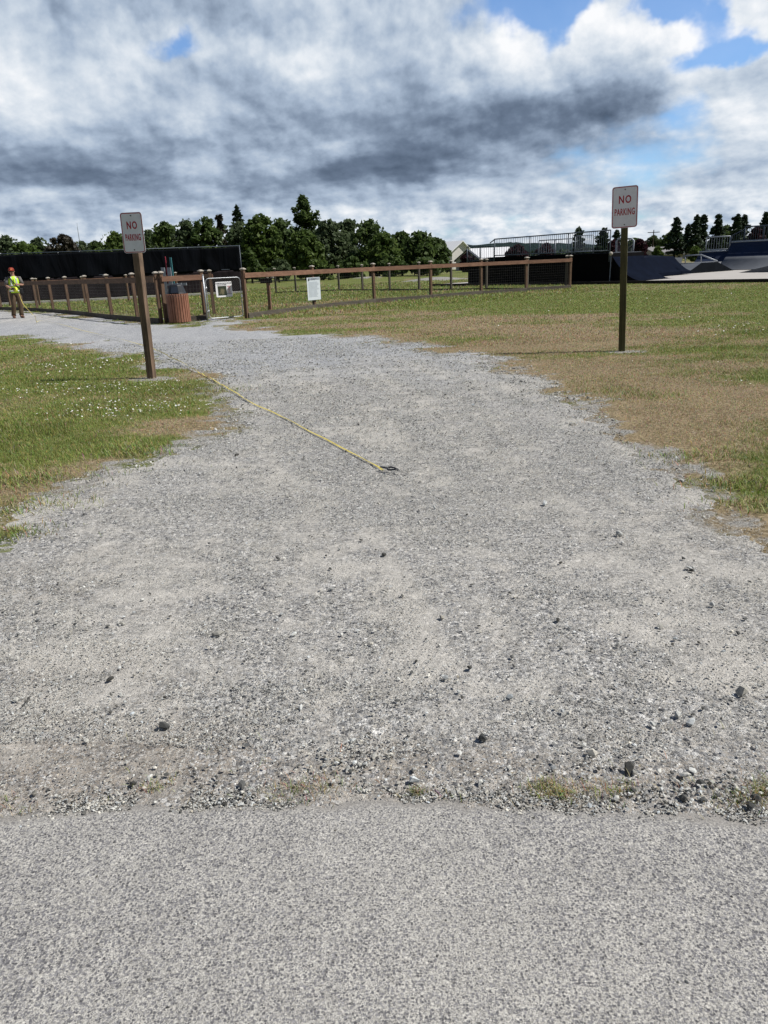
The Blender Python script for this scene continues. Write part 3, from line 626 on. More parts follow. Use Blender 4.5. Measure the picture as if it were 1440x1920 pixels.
b2 = G(1166, 657); t2 = AT(1172.5, 352, b2.y)
no_parking(b2, t2, R(20), .335, .525, (t2 - b2).length - .245, R(.3), 'sign_post_green', 'NO PARKING sign on the upright mossy post in the right lawn')
# ---------------------------------------------------------------- dog park fences
ZR = 1.25
def rail_fence(name, label, pts, rail, side, post_h=1.33, mesh=True, boards=True, capm='cap', rail_m='rail_wood', group=None, postm='post_wood', ps=.095, board_h=.16, wires=True):
    pts = [Vector(p) for p in pts]; root = empty(name, pts[0], label, 'fence', group)
    for i, p in enumerate(pts):
        m = frame_at(p, (pts[min(i + 1, len(pts) - 1)] - pts[max(i - 1, 0)]), Vector((random.uniform(-.012, .012), 0, 1)))
        q = MB(); q.box((0, 0, post_h / 2 - .05), (ps, ps, post_h + .1)); po = build_local(q, 'post', postm, m, root, bevel=.006)
        q = MB(); e = .085
        e = .072; q.rings([[Vector((a * e * k, b * e * k, z)) for a, b in ((-1, -1), (1, -1), (1, 1), (-1, 1))] for k, z in ((.75, post_h), (1, post_h + .012), (1, post_h + .034), (.35, post_h + .062))])
        build_local(q, 'cap', capm, m, po, bevel=.006)
    for i in range(len(pts) - 1):
        a, b = pts[i], pts[i + 1]; d = (b - a).normalized(); nrm = Vector((0, 0, 1)).cross(d) * side     # side: which way the boards face
        off = nrm * (ps / 2 + .02); mid = (a + b) / 2; L = (b - a).length
        m = frame_at(mid, d)
        q = MB(); q.box((0, 0, 0), (L + (.09 if i in (0, len(pts) - 2) else -.004), .038, rail)); mm = m.copy(); mm.translation = mid + off + Vector((0, 0, ZR - rail / 2))
        # turned so that the grain runs along the board
        q2 = MB(); q2.box((0, 0, 0), (rail, .038, L + (.05 if i in (0, len(pts) - 2) else -.004)))
        build_local(q2, 'rail', rail_m, mm @ Matrix.Rotation(R(90), 4, 'Y'), root, bevel=.004)
        if boards:
            mm = m.copy(); mm.translation = mid + off + Vector((0, 0, board_h / 2 - .02 + random.uniform(-.01, .01))); q2 = MB(); q2.box((0, 0, 0), (board_h, .036, L - .004))
            build_local(q2, 'bottom_board', 'dark_board', mm @ Matrix.Rotation(R(90), 4, 'Y'), root, bevel=.004)
        if wires:
            w = MB(); n = int(L / .10)
            for k in range(1, n):
                c = a + d * (L * k / n) - nrm * .0; w.beam(c + nrm * .045 + Vector((0, 0, .1)), c + nrm * .045 + Vector((0, 0, ZR - .02)), .0025, .0025, up=d)
            for z in np.arange(.18, ZR - .1, .10):
                w.beam(a + nrm * .047 + Vector((0, 0, z)), b + nrm * .047 + Vector((0, 0, z)), .0025, .0025)
            w.build('wire_mesh', 'wire', root)
    return root
left_pts = [G(-62, 580), G(-28, 580.5), G(3, 581), G(37, 581.7), G(71, 583.3), G(101, 586), G(132, 588.5), G(170, 592.5), G(211, 597.5), G(259, 602)]
rail_fence('rail_fence', 'brown post and rail fence with wire mesh behind the worker and the leaning sign', left_pts + [G(303, 606)], .15, -1, rail_m='post_wood')
rail_fence('rail_fence', 'short brown fence panel directly behind the slatted trash can, ending at the gate', [G(303.5, 606) + Vector((.13, .03, 0)), G(386, 599)], .14, -1)
right_pts = [G(463, 596.5), G(590, 579), G(702, 567.5), G(808, 559.5), G(902, 551.8), G(986, 546), G(1068, 541)]
rail_fence('rail_fence', 'long reddish post and rail fence right of the gate, with the grey notice on it', right_pts, .14, -1)
far_pts = [G(1068, 541) + Vector((-.1, .25, 0)), G(988, 543.5), G(912, 543), G(846, 544), G(786, 544.5), G(731, 544.5), G(680, 544.5), G(636, 545), G(555, 548), G(518, 549.5)]
rail_fence('rail_fence', 'farther dark rail fence on the back side of the grass enclosure, before the trees', far_pts, .13, 1, board_h=.10, postm='dark_board', rail_m='timber_dark', wires=False)
mid_pts = [G(-30, 574), G(20, 574), G(75, 573), G(160, 568), G(242, 563.5), G(335, 566), G(402, 590)]
rail_fence('rail_fence', 'second inner rail fence seen through the front one on the left, by the black screen', mid_pts, .12, 1, boards=False, wires=False)
# ---------------------------------------------------------------- gate
gA, gB = G(389.5, 601), G(459, 595.5); gd = (gB - gA).normalized(); GM = frame_at(gA, gd); gr = empty('metal_gate', gA, 'galvanised tube and chain link gate with a warning sign, right of the trash can', 'gate')
GW = (gB - gA).length
def rpath(x0, x1, z0, z1, r, n=5):
    P = [Vector((p.x + (x0 + x1) / 2, 0, p.z + (z0 + z1) / 2)) for p in rrect(x1 - x0, z1 - z0, r, n)]; return P + [P[0]]
q = MB(); P = rpath(.06, GW - .04, .05, 1.14, .10); q.tube(P, .014, 8, False); build_local(q, 'frame', 'galvanised', GM, gr, smooth=True)
q = MB(); q.tube([(-.0, 0, -.1), (0, 0, 1.23)], .025, 10); q.tube([(0, 0, 1.23), (0, 0, 1.255)], [.03, .012], 10); build_local(q, 'hinge_post', 'galvanised', GM, gr, smooth=True)
for z in (.25, .88):
    q = MB(); q.tube([(0, -.01, z), (.06, -.01, z)], .014, 8); q.tube([(.06, 0, z - .04), (.06, 0, z + .04)], .028, 8); build_local(q, 'hinge', 'galvanised', GM, gr, smooth=True)
q = MB(); q.tube([(GW - .04, -.02, .62), (GW + .05, -.02, .62)], .012, 6); q.box((GW - .04, -.02, .62), (.05, .05, .07)); build_local(q, 'latch', 'galvanised', GM, gr)
q = MB(); st = .07; x0, x1, z0, z1 = .08, GW - .06, .07, 1.12
for s_ in (1, -1):
    c = x0 - (z1 - z0) if s_ == 1 else x0
    while c < x1 + (0 if s_ == 1 else z1 - z0):
        pts = []
        for z in (z0, z1):
            pts.append((c + (z - z0) * s_, z))
        (xa, za), (xb, zb) = pts
        def clipx(xa, za, xb, zb, X): t = (X - xa) / (xb - xa); return X, za + (zb - za) * t
        lo, hi = (x0, x1)
        if xa < lo: xa, za = clipx(xa, za, xb, zb, lo)
        if xa > hi: xa, za = clipx(xa, za, xb, zb, hi)
        if xb < lo: xb, zb = clipx(pts[0][0], pts[0][1], xb, zb, lo)
        if xb > hi: xb, zb = clipx(pts[0][0], pts[0][1], xb, zb, hi)
        if z0 - .001 <= za <= z1 + .001 and z0 - .001 <= zb <= z1 + .001 and abs(za - zb) > .02: q.beam((xa, .002 * s_, za), (xb, .002 * s_, zb), .0035, .0035, up=Vector((0, 1, 0)))
        c += st
build_local(q, 'chain_link', 'wire', GM, gr)
# warning sign on the gate
c = HIT(420, 542.5, gA - gd.cross(Vector((0, 0, 1))) * 0 + Vector((0, -.03, 0)), Vector((gd.y, -gd.x, 0))); SM = frame_at(c, gd)
gs = empty('gate_sign', c, 'white sign with a dark photograph and red lettering hung on the metal gate', 'sign'); q = MB(); q.prism(rrect(.50, .42, .03, y=-.003), (0, .004, 0)); pn = build_local(q, 'panel', 'white_paint', SM, gs)
def m_photo(b):
    p = b.objc(); n = b.noise(p, 14, 5, .65); x, y, z = b.xyz(p)
    q = (x + .06) * (x + .06) * 90 + (z + .05) * (z + .05) * 60; k = b.math('POWER', 2.7, q * -1) * 1.0
    c = b.ramp(n, [(.35, (.012, .025, .018)), (.55, (.035, .045, .025)), (.75, (.10, .085, .045))]); c = b.mix(b.step(k + (n - .5) * 1.2, .45, .9), c, (.17, .15, .09)); b.set(color=c, rough=.4)
material('photo_print', m_photo)
q = MB(); q.prism([Vector(v) for v in ((-.19, -.0045, -.165), (.075, -.0045, -.165), (.075, -.0045, .095), (-.19, -.0045, .095))], (0, .001, 0)); build_local(q, 'photograph', 'photo_print', SM, pn)
text('lettering', 'CLOSURE FOR THE DOG OFF-LEASH', .036, 'sign_black', SM @ T_((-.0, -.0046, .165)), pn, .84, .0012)
text('lettering', 'PARK ALWAYS  PLEASE', .034, 'sign_black', SM @ T_((-.06, -.0046, .125)), pn, .8, .0012)
for i, s_ in enumerate(('PLEASE', 'KEEP', 'DOGS', 'ON', 'LEASH')): text('lettering', s_, .034, 'sign_red', SM @ T_((.155, -.0046, .075 - i * .04)), pn, .9, .001)
text('lettering', 'THANK YOU', .030, 'sign_black', SM @ T_((.155, -.0046, -.13)), pn, .85, .001)
# notice on the fence
pa, pb = right_pts[0], right_pts[2]; fd = (pb - pa).normalized(); fn = Vector((fd.y, -fd.x, 0)); c = HIT(588.5, 541.3, right_pts[1] + fn * .10, fn); NM = frame_at(c, fd)
no_ = empty('notice_board', c, 'tall grey rules notice with a round dark emblem fixed to the right fence', 'notice'); hw, hh = .74, .72
q = MB(); q.prism(rrect(hw, hh, .012, y=-.003), (0, .004, 0)); pn = build_local(q, 'panel', 'notice_paper', NM, no_)
q = MB(); q.box((.03, -.0042, .31), (.64, .001, .075)); build_local(q, 'header_band', 'notice_head', NM, pn)
q = MB(); q.tube([(-.27, -.0062, .285), (-.27, -.0045, .285)], .042, 20); em = build_local(q, 'emblem', 'sign_black', NM, pn)
q = MB(); q.prism([Vector(v) for v in ((-.282, -.0072, .268), (-.255, -.0072, .276), (-.262, -.0072, .304))], (0, .0006, 0)); build_local(q, 'emblem_mark', 'notice_paper', NM, pn)
text('lettering', 'PARK RULES AND', .036, 'sign_black', NM @ T_((.02, -.0054, .314)), pn, 1.1); text('lettering', 'REGULATIONS', .034, 'sign_black', NM @ T_((-.04, -.0054, .282)), pn, 1.1)
q = MB()
for k in range(19):
    z = .215 - k * .026; w = random.uniform(.44, .60); q.box((-.30 + w / 2, -.0042, z), (w, .001, .010))
build_local(q, 'small_print', 'notice_line', NM, pn)
# ---------------------------------------------------------------- platform post inside the enclosure
p = G(507, 583); pr = empty('bag_station', p, 'short wooden post with a dark flat box on top, just right of the gate', 'post'); PM = frame_at(p, (1, -.2, 0))
q = MB(); q.box((0, 0, .42), (.10, .10, 1.0)); build_local(q, 'post', 'rail_wood', PM, pr, bevel=.005)
q = MB(); q.box((-.06, 0, .96), (.34, .22, .13)); q.box((-.03, 0, 1.035), (.50, .26, .018)); build_local(q, 'box', 'timber_dark', PM, pr, bevel=.004)
q = MB(); q.box((.17, -.02, 1.065), (.09, .10, .035)); q.box((0, -.03, 1.06), (.06, .08, .03)); build_local(q, 'bag_roll', 'cap', PM, pr, bevel=.008)
# ---------------------------------------------------------------- trash can
p = G(333.5, 607) + Vector((-.005, .30, 0)); tc = empty('trash_can', p, 'round wooden slat litter bin with a black hooded lid in front of the fence', 'trash can')
q = MB(); N = 26
for k in range(N):
    a = 2 * math.pi * (k + .5) / N; ca, sa = math.cos(a), math.sin(a)
    q.box((ca * .285, sa * .285, .405), (.030, .056, .75), (Vector((ca, sa, 0)), Vector((-sa, ca, 0)), Vector((0, 0, 1))))
CM = T_(p); build_local(q, 'slats', 'slat_wood', CM, tc, bevel=.005)
q = MB(); q.tube([(0, 0, .02), (0, 0, .74)], .262, 24); build_local(q, 'liner', 'black_plastic', CM, tc, smooth=False)
q = MB()
for z in (.09, .70):
    q.tube([(.270 * math.cos(t), .270 * math.sin(t), z) for t in np.linspace(0, 6.283, 33)], .009, 6, False)
build_local(q, 'hoops', 'galvanised', CM, tc)
q = MB()
for k in range(N):
    a = 2 * math.pi * (k + .5) / N; q.tube([(.298 * math.cos(a), .298 * math.sin(a), .735), (.304 * math.cos(a), .304 * math.sin(a), .735)], .008, 6)
build_local(q, 'screws', 'galvanised', CM, tc)
q = MB(); sq = lambda w, d, z: [Vector((w * x_, d * y_, z)) for x_, y_ in ((-1, -.55), (-.8, -.85), (-.5, -1), (.5, -1), (.8, -.85), (1, -.55), (1, .55), (.5, 1), (-.5, 1), (-1, .55))]
q.rings([sq(.235, .235, .735), sq(.235, .235, .79), sq(.225, .225, .81), sq(.175, .175, .985), sq(.155, .155, 1.02), sq(.10, .10, 1.035)]); build_local(q, 'lid', 'black_plastic', CM, tc, bevel=.006)
q = MB(); q.prism([Vector(v) for v in ((-.10, -.232, .81), (.10, -.232, .81), (.082, -.184, .965), (-.082, -.184, .965))], (0, -.008, 0)); build_local(q, 'flap', 'blue_black', CM, tc)
# ---------------------------------------------------------------- upright boards behind the bin
p = AT(310, 560, 23.5); p.z = 0; ub = empty('board_stand', p, 'pale upright boards with a taller teal slat and thin red stick behind the trash can', 'stand'); UM = frame_at(p, (1, -.25, 0))
hx = lambda px, py: (UM.inverted() @ HIT(px, py, p, Vector((-.25, -1, 0)).normalized()))
for (a, b_, t, mt, nm) in ((301.8, 308.6, 502, 'rail_pale', 'board'), (313, 320, 502, 'rail_pale', 'board'), (315.5, 319.3, 483, 'teal', 'slat'), (307.3, 308.7, 481, 'red_stick', 'stick')):
    A_, B_ = hx(a, t), hx(b_, t); w = B_.x - A_.x; q = MB(); y_ = {'board': 0, 'slat': .06, 'stick': .05}[nm]; lean = .18 * 0
    q.box(((A_.x + B_.x) / 2, y_, A_.z / 2), (w, .03 if nm != 'stick' else w, A_.z)); build_local(q, nm, mt, UM, ub, bevel=.004)
for zz in (.35, 1.0):
    q = MB(); A_, B_ = hx(302, 502), hx(345, 502); q.box(((A_.x + B_.x) / 2, .045, zz), (B_.x - A_.x, .03, .07)); build_local(q, 'crossbar', 'rail_pale', UM, ub)
for px in (329, 336):
    A_ = hx(px, 510); q = MB(); q.box((A_.x, .0, .52), (.05, .04, 1.04)); build_local(q, 'upright', 'rail_pale', UM, ub)
# ---------------------------------------------------------------- tall screened fence
sA, sB = G(-160, 580), G(378, 553.5); sdn = (sB - sA).normalized(); sn = Vector((sdn.y, -sdn.x, 0)); sC = HIT(456, 540, sA, sn); sC.z = 0
SL = (sC - sA).length; scr = empty('screened_fence', sA, 'very tall fence hung with a black windscreen cloth behind the left rail fence', 'fence'); SMx = frame_at(sA, sdn)
HT = 2.72
def zt(x): return HT + .05 * math.sin(x * .3)
n = int(SL / 3.05)
for k in range(n + 1):
    q = MB(); x_ = SL * k / n; q.tube([(x_, .05, -.1), (x_, .05, HT + .09)], .035, 8); build_local(q, 'post', 'rail_paint', SMx, scr, smooth=True)
q = MB(); q.tube([(0, .05, HT + .06), (SL, .05, HT + .06)], .022, 8); build_local(q, 'top_rail', 'rail_paint', SMx, scr, smooth=True)
def cloth(z0, z1, amp, name, mat, sag):
    nx, nz = int(SL / .12), 14; x_, t = np.meshgrid(np.linspace(0, SL, nx), np.linspace(0, 1, nz)); x_, t = x_.ravel(), t.ravel()
    z_top = z1 - sag * np.abs(np.sin(x_ / 3.05 * math.pi)) ** .7; z_ = z0 + (z_top - z0) * t + (1 - t) * (fbm(x_ / 2.0, x_ * 0, 7, 3) - .5) * .10
    y_ = -.02 + (fbm(x_ / .8 + t * .8, t * .6, 141, 3) - .5) * amp * (1.15 - t) + (fbm(x_ / .25, t * .5, 151, 2) - .5) * amp * .35
    o = npmesh(name, np.stack([x_, y_, z_], 1), gridfaces(nz, nx), mat, None, True); place(o, SMx, scr); o.modifiers.new('thickness', 'SOLIDIFY').thickness = .006
cloth(1.33, HT + .03, .16, 'windscreen_cloth', 'screen_cloth', .05); cloth(.14, 1.40, .10, 'lower_cloth', 'lower_cloth', .04)
q = MB(); q.tube([(0, .03, 1.43), (SL, .03, 1.43)], .02, 6); build_local(q, 'middle_rail', 'rail_paint', SMx, scr)
q = MB(); q.box((SL / 2, -.05, .06), (SL, .30, .14)); build_local(q, 'kerb', 'concrete', SMx, scr, bevel=.01)
# ---------------------------------------------------------------- measuring tape on the ground
tp = [(78, 602.5), (110, 609), (155, 621), (205, 633), (262, 649), (297, 660.5), (330, 677), (355, 690), (390, 706), (412, 720), (445, 738), (470, 753), (510, 769), (545, 785), (600, 814), (660, 845), (700, 865.5), (718, 877)]
tape_air = [(35.8, 551, 24.45), (41, 565, 24.4), (46, 573.5, 24.2), (53, 581, 23.9), (64, 592, 23.5)]
raw = [AT(a, b, d) for a, b, d in tape_air] + [G(a, b, .02) for a, b in tp]
def smoothline(P, k=10):
    out = []
    for i in range(len(P) - 1):
        p0, p1, p2, p3 = P[max(i - 1, 0)], P[i], P[i + 1], P[min(i + 2, len(P) - 1)]
        for j in range(k):
            t = j / k; out.append(.5 * ((2 * p1) + (-p0 + p2) * t + (2 * p0 - 5 * p1 + 4 * p2 - p3) * t * t + (-p0 + 3 * p1 - 3 * p2 + p3) * t ** 3))
    return out + [P[-1]]
L_ = smoothline(raw, 12); q = MB(); rg = []
for i, p in enumerate(L_):
    d = (L_[min(i + 1, len(L_) - 1)] - L_[max(i - 1, 0)]).normalized(); w = .0058; tw = math.sin(i * .21) * .35 + (1.2 if 118 < i < 150 else 0); tw *= 1
    sidev = d.cross(Vector((0, 0, 1))).normalized(); upv = sidev.cross(d); s2 = sidev * math.cos(tw) + upv * math.sin(tw); u2 = d.cross(s2) * -1
    gz = float(z_path(np.array([p.x]), np.array([p.y]))[0]) if i > 50 else -9
    zz = gz + (.003 + .030 * min(1, max(0, (p.y - 7) / 4)) + abs(math.sin(tw)) * w * .8) if i > 50 else p.z; c = Vector((p.x, p.y, zz + .0015 * math.sin(i * .5)))
    rg.append([c + s2 * w + u2 * .0012, c - s2 * w + u2 * .0012, c - s2 * w - u2 * .0012, c + s2 * w - u2 * .0012])
q.rings(rg); tape = q.build('measuring_tape', 'tape_yellow'); tag(tape, 'long yellow measuring tape running from the worker diagonally across the gravel', 'tape')
q = MB(); e0 = L_[-1]; dx_ = Vector((.75, -.66, 0)).normalized(); e0 = Vector((e0.x, e0.y, e0.z + .004)); q.beam(e0 - dx_ * .02, e0 + dx_ * .045, .018, .006)
cc = e0 + dx_ * .085; xx, yy = dx_, dx_.cross(Vector((0, 0, 1))); q.tube([cc + xx * .042 * math.cos(t) + yy * .024 * math.sin(t) + Vector((0, 0, .004 * math.sin(t * 2))) for t in np.linspace(0, 6.283, 25)], .0058, 6, False)
h_ = q.build('end_hook', 'black_plastic', tape, True)
# ---------------------------------------------------------------- skate park
SH = .11
A0, B0 = G(813, 537), G(1440, 529); u_ = (B0 - A0).normalized(); v_ = Vector((-u_.y, u_.x, 0)); v_ = v_ if v_.y > 0 else -v_
far = 34
C0 = A0 + u_ * 45
q = MB(); q.prism([A0 + Vector((0, 0, -.1)), C0 + Vector((0, 0, -.1)), C0 + v_ * far + Vector((0, 0, -.1)), A0 + v_ * far * .55 + Vector((0, 0, -.1))], (0, 0, SH + .1)); pad = q.build('skate_park_pavement', 'pad_concrete'); tag(pad, kind='structure')
q = MB(); q.beam(A0 - v_ * .07 + Vector((0, 0, .04)), C0 - v_ * .07 + Vector((0, 0, .04)), .14, .20); ke = q.build('kerb_timber', 'timber_dark', bevel=.01); tag(ke, kind='structure')
def FP(off): return A0 + v_ * off                   # plane parallel to the front edge
def H3(px, py, off): return HIT(px, py, FP(off), v_)
def prof(off, pts, depth, name, mat, parent, zmin=True, bevel=0):
    P = [H3(a, b, off) for a, b in pts]
    if zmin:
        for p in P: p.z = max(p.z, SH)
    q = MB(); q.prism(P, v_ * depth); return q.build(name, mat, parent, bevel=bevel)
def railing(name, pts, z_at, h, parent, mat, post_r=.03, bal=.11, balr=.010, drop=.0, cornered=False, postd=2.4):
    """pts: two end points (bottom line); z handled by the points themselves"""
    a, b = Vector(pts[0]), Vector(pts[1]); L = (b - a).length; Z = Vector((0, 0, 1)); ha, hb = (h, h) if not isinstance(h, tuple) else h
    n = max(1, round(L / postd))
    for k in range(n + 1):
        c = a.lerp(b, k / n); q = MB(); q.tube([c - Z * drop, c + Z * (ha + (hb - ha) * k / n)], post_r, 8); q.build('post', mat, parent, True)
    q = MB(); q.tube([a + Z * ha, b + Z * hb], post_r * .9, 8); q.build('top_rail', mat, parent, True)
    q = MB(); q.tube([a + Z * .06, b + Z * .06], post_r * .8, 8); q.build('bottom_rail', mat, parent, True)
    q = MB(); m = int(L / bal)
    for k in range(1, m):
        c = a.lerp(b, k / m); q.tube([c + Z * .06, c + Z * (ha + (hb - ha) * k / m)], balr, 5, False)
    q.build('balusters', mat, parent)
# big dark ramp with the long railing
rp = empty('skate_ramp', H3(877, 530, .6), 'big black sided skate ramp with a long blue grey railing, left of the right sign', 'skate ramp', 'skate park ramps')
prof(.6, [(877.5, 534), (877.5, 488), (925, 482.5), (1145.5, 474.5), (1145.5, 534)], 3.2, 'body', 'ramp_side', rp)
q = MB()
for k in range(8):
    zz = SH + .16 + k * .17; a = H3(879, 530, .6); b = H3(1144, 530, .6); a.z = b.z = zz; q.beam(a - v_ * .006, b - v_ * .006, .012, .020)
q.build('side_boards', 'ramp_side', rp)
a = H3(925, 483, .7); b = H3(1145, 474.5, .7); q = MB(); q.prism([a, b, b + v_ * 3.0, a + v_ * 3.0], (0, 0, .03)); q.build('deck', 'ramp_grey', rp)
cur = [(1145.5, 534), (1145.5, 481)] + [(1148 + 60 * t, 481 + 46.5 * (1 - (1 - t) ** 2.2)) for t in np.linspace(.0, 1, 9)] + [(1208, 534)]
prof(.75, cur, 3.0, 'transition', 'ramp_side', rp)
cs = [H3(x_, y_, .76) for x_, y_ in cur[2:-1]]; q = MB()
for i in range(len(cs) - 1): q.prism([cs[i] + Vector((0, 0, .004)), cs[i + 1] + Vector((0, 0, .004)), cs[i + 1] + v_ * 2.96 + Vector((0, 0, .004)), cs[i] + v_ * 2.96 + Vector((0, 0, .004))], (0, 0, .012))
q.build('riding_surface', 'ramp_midnight', rp)
ra, rb = H3(927, 481.5, .55), H3(1143, 472.5, .55)
def htop(px, py, off, z): return H3(px, py, off).z - z
railing('r', (ra, rb), None, (htop(927, 448.5, .55, ra.z), htop(1143, 431.5, .55, rb.z)), rp, 'rail_paint', .032, .115, .011, .45)
ra2, rb2 = H3(1010, 478, 3.0), H3(1072, 475, 3.0); railing('r', (ra2, rb2), None, .75, rp, 'rail_pale', .03, .16, .009, .1, postd=1.2)
ra2, rb2 = H3(1078, 474, 3.3), H3(1112, 472.5, 3.3); railing('r', (ra2, rb2), None, .85, rp, 'rail_pale', .02, .12, .012, .1, postd=9)
c = H3(1145.5, 475.5, .5); q = MB(); q.rings([[c + Vector((math.cos(t) * r_, math.sin(t) * r_, z_)) for t in np.arange(0, 6.28, .7)] for z_, r_ in ((-.09, .02), (-.06, .075), (0, .10), (.06, .075), (.09, .02))]); q.build('ball_cap', 'cap', rp, True)
q = MB(); c2 = Vector(c); c2.z = SH; q.tube([c2, c], .022, 6); q.build('corner_pipe', 'rail_paint', rp)
# stair railing at its left end
ra, rb = H3(876, 492, .6), H3(926, 489.5, .6); railing('r', (ra, rb), None, (htop(876, 463, .6, ra.z), htop(926, 461, .6, rb.z)), rp, 'rail_paint', .030, .12, .010, .2, postd=1.0)
q = MB(); q.tube([H3(919, 455.5, .58), H3(928, 448.5, .56)], .03, 6); q.build('sloped_rail', 'rail_paint', rp)
# second ramp behind it, with the small pale guard rail
r2 = empty('skate_ramp', H3(1190, 517, 5), 'navy quarter pipe with a small pale guard frame, half hidden by the mossy sign post', 'skate ramp', 'skate park ramps')
cv = [(1147, 519), (1147, 482), (1189, 484)] + [(1189 + 34 * t, 484 + 29 * (1 - (1 - t) ** 1.5)) for t in np.linspace(.08, 1, 8)] + [(1223, 519)]
prof(5.2, cv, 4.5, 'body', 'ramp_midnight', r2)
fa, fb = H3(1155, 474, 5.4), H3(1187, 474, 5.4); P = [fa, H3(1156, 452, 5.4), H3(1160, 448, 5.4), H3(1184, 447.5, 5.4), H3(1188.5, 451, 5.4), fb, fa]; q = MB(); q.tube(P, .05, 8, False); q.tube([H3(1155, 490, 5.4), fa], .03, 6); q.tube([H3(1187, 490, 5.4), fb], .03, 6); q.build('guard_frame', 'rail_pale', r2, True)
q = MB()
for k in range(1, 14): q.tube([fa.lerp(fb, k / 14), fa.lerp(fb, k / 14) + Vector((0, 0, .72))], .010, 5, False)
q.build('balusters', 'rail_paint', r2)
# small far quarter pipe
r3 = empty('skate_ramp', H3(1235, 512, 12), 'small low grey quarter pipe between the navy ramp and the funbox', 'skate ramp', 'skate park ramps')
o3 = 12.5; tl, tr = H3(1204, 486, o3), H3(1262, 483.5, o3); P = []
for t in np.linspace(0, 1, 8):
    P.append((-(1 - t) * 2.6, (t ** 2.4)))
hgt3 = tl.z - SH; q = MB(); sec = [Vector((0, 0, 0))]
pr_ = [(y_, z_) for y_, z_ in P]
rings_ = []
for base in (tl, tr):
    ring = []
    for y_, z_ in pr_: pp = Vector((base.x, base.y, SH + z_ * (base.z - SH))) + v_ * y_; ring.append(pp)
    ring.append(Vector((base.x, base.y, base.z)) + v_ * 1.2); e_ = Vector((base.x, base.y, SH)) + v_ * 1.2; ring.append(e_); rings_.append(ring)
n = len(rings_[0]); q.add(rings_[0] + rings_[1], [(i, (i + 1) % n, (i + 1) % n + n, i + n) for i in range(n)] + [tuple(range(n)), tuple(range(2 * n - 1, n - 1, -1))]); q.build('body', 'ramp_steel', r3)
q = MB(); q.tube([tl, tr], .05, 8); q.build('coping', 'rail_paint', r3)
# funbox pyramid with a grind rail
r4 = empty('skate_funbox', G(1286, 513, SH), 'long low funbox with grey slopes, black side and a bent grind rail', 'skate ramp', 'skate park ramps')
f0, f3 = G(1286, 513.5, SH), G(1375, 507, SH); ud = (f3 - f0).normalized(); vd = Vector((-ud.y, ud.x, 0)); fL = (f3 - f0).length
g0 = G(1222, 514.5, SH); sv = g0 - f0
f1 = HIT(1315, 493, f0 + vd * .02, vd); f2 = HIT(1345, 490.5, f0 + vd * .02, vd); zt_ = (f1.z + f2.z) / 2; f1.z = f2.z = zt_
back = vd * 3.2
gL = g0 + (f1 - f0) * .9; 
V_ = [f0, f1, f2, f3, f0 + back + sv * .55, Vector(f1) + back * .85, Vector(f2) + back * .85, f3 + back, g0]
q = MB(); q.add([f0, f1, f2, f3], [(0, 1, 2, 3)]); o_ = q.build('side', 'funbox_side', r4); o_.modifiers.new('thickness', 'SOLIDIFY').thickness = .02
q = MB(); bk = back; q.add([f0, f1, f2, f3, g0, g0 + (f1 - f0) * .92 + vd * .3, f1 + bk, f2 + bk, f3 + bk, g0 + bk],
    [(0, 4, 5, 1), (1, 5, 6), (1, 6, 7, 2), (2, 7, 8, 3), (4, 9, 5), (5, 9, 6), (9, 8, 7, 6)]); q.build('slopes', 'ramp_steel', r4)
q = MB(); r_a, r_b, r_c = H3(1285, 479.5, 9), H3(1314.5, 477.5, 9), H3(1345, 489.5, 9); q.tube([r_a, r_b, r_c], .035, 8); q.tube([r_a, H3(1285, 494, 9)], .03, 8); q.tube([r_b, H3(1314.5, 492, 9)], .03, 8); q.build('grind_rail', 'rail_pale', r4, True)
# big navy quarter pipe on the right with railings
r5 = empty('skate_ramp', H3(1320, 503, 19), 'tall navy quarter pipe with stepped railings at the right edge of the picture', 'skate ramp', 'skate park ramps')
o5 = 19.5
def qpipe(x0, x1, ztop, name):
    base0, base1 = H3(x0, 500, o5), H3(x1, 500, o5); q = MB(); rr_ = []
    for bb in (base0, base1):
        ring = []
        for t in np.linspace(0, 1, 12):
            a_ = t * R(78); ring.append(Vector((bb.x, bb.y, 0)) + v_ * (-3.0 * (1 - math.sin(a_) / math.sin(R(78)))) + Vector((0, 0, SH + (ztop - SH) * (1 - math.cos(a_)) / (1 - math.cos(R(78))))))
        ring.append(Vector((bb.x, bb.y, ztop)) + v_ * 1.8); ring.append(Vector((bb.x, bb.y, SH)) + v_ * 1.8); rr_.append(ring)
    n = len(rr_[0]); return rr_, n, q
z_hi, z_lo = H3(1400, 452.5, o5).z, H3(1335, 471.5, o5).z
for x0, x1, zz in ((1309, 1366, z_lo), (1366.5, 1560, z_hi)):
    rr_, n, q = qpipe(x0, x1, zz, ''); cut = 7
    q.add([rr_[0][i] for i in range(cut + 1)] + [rr_[1][i] for i in range(cut + 1)], [(i, i + 1, i + 1 + cut + 1, i + cut + 1) for i in range(cut)]); o_ = q.build('transition', 'ramp_steel', r5, True); o_.modifiers.new('thickness', 'SOLIDIFY').thickness = .03
    q = MB(); q.add(rr_[0] + rr_[1], [(i, (i + 1) % n, (i + 1) % n + n, i + n) for i in range(cut, n - 1)] + [tuple(range(n)), tuple(range(2 * n - 1, n - 1, -1))]); q.build('body', 'ramp_navy', r5)
    q = MB(); q.tube([rr_[0][11], rr_[1][11]], .05, 8); q.build('coping', 'rail_pale', r5, True)
d5 = v_ * .35
a, b = H3(1319, 471, o5) + d5, H3(1363, 469, o5) + d5; railing('r', (a, b), None, (htop(1319, 445, o5, a.z), htop(1363, 443, o5, b.z)), r5, 'rail_pale', .045, .16, .012, 0, postd=9)
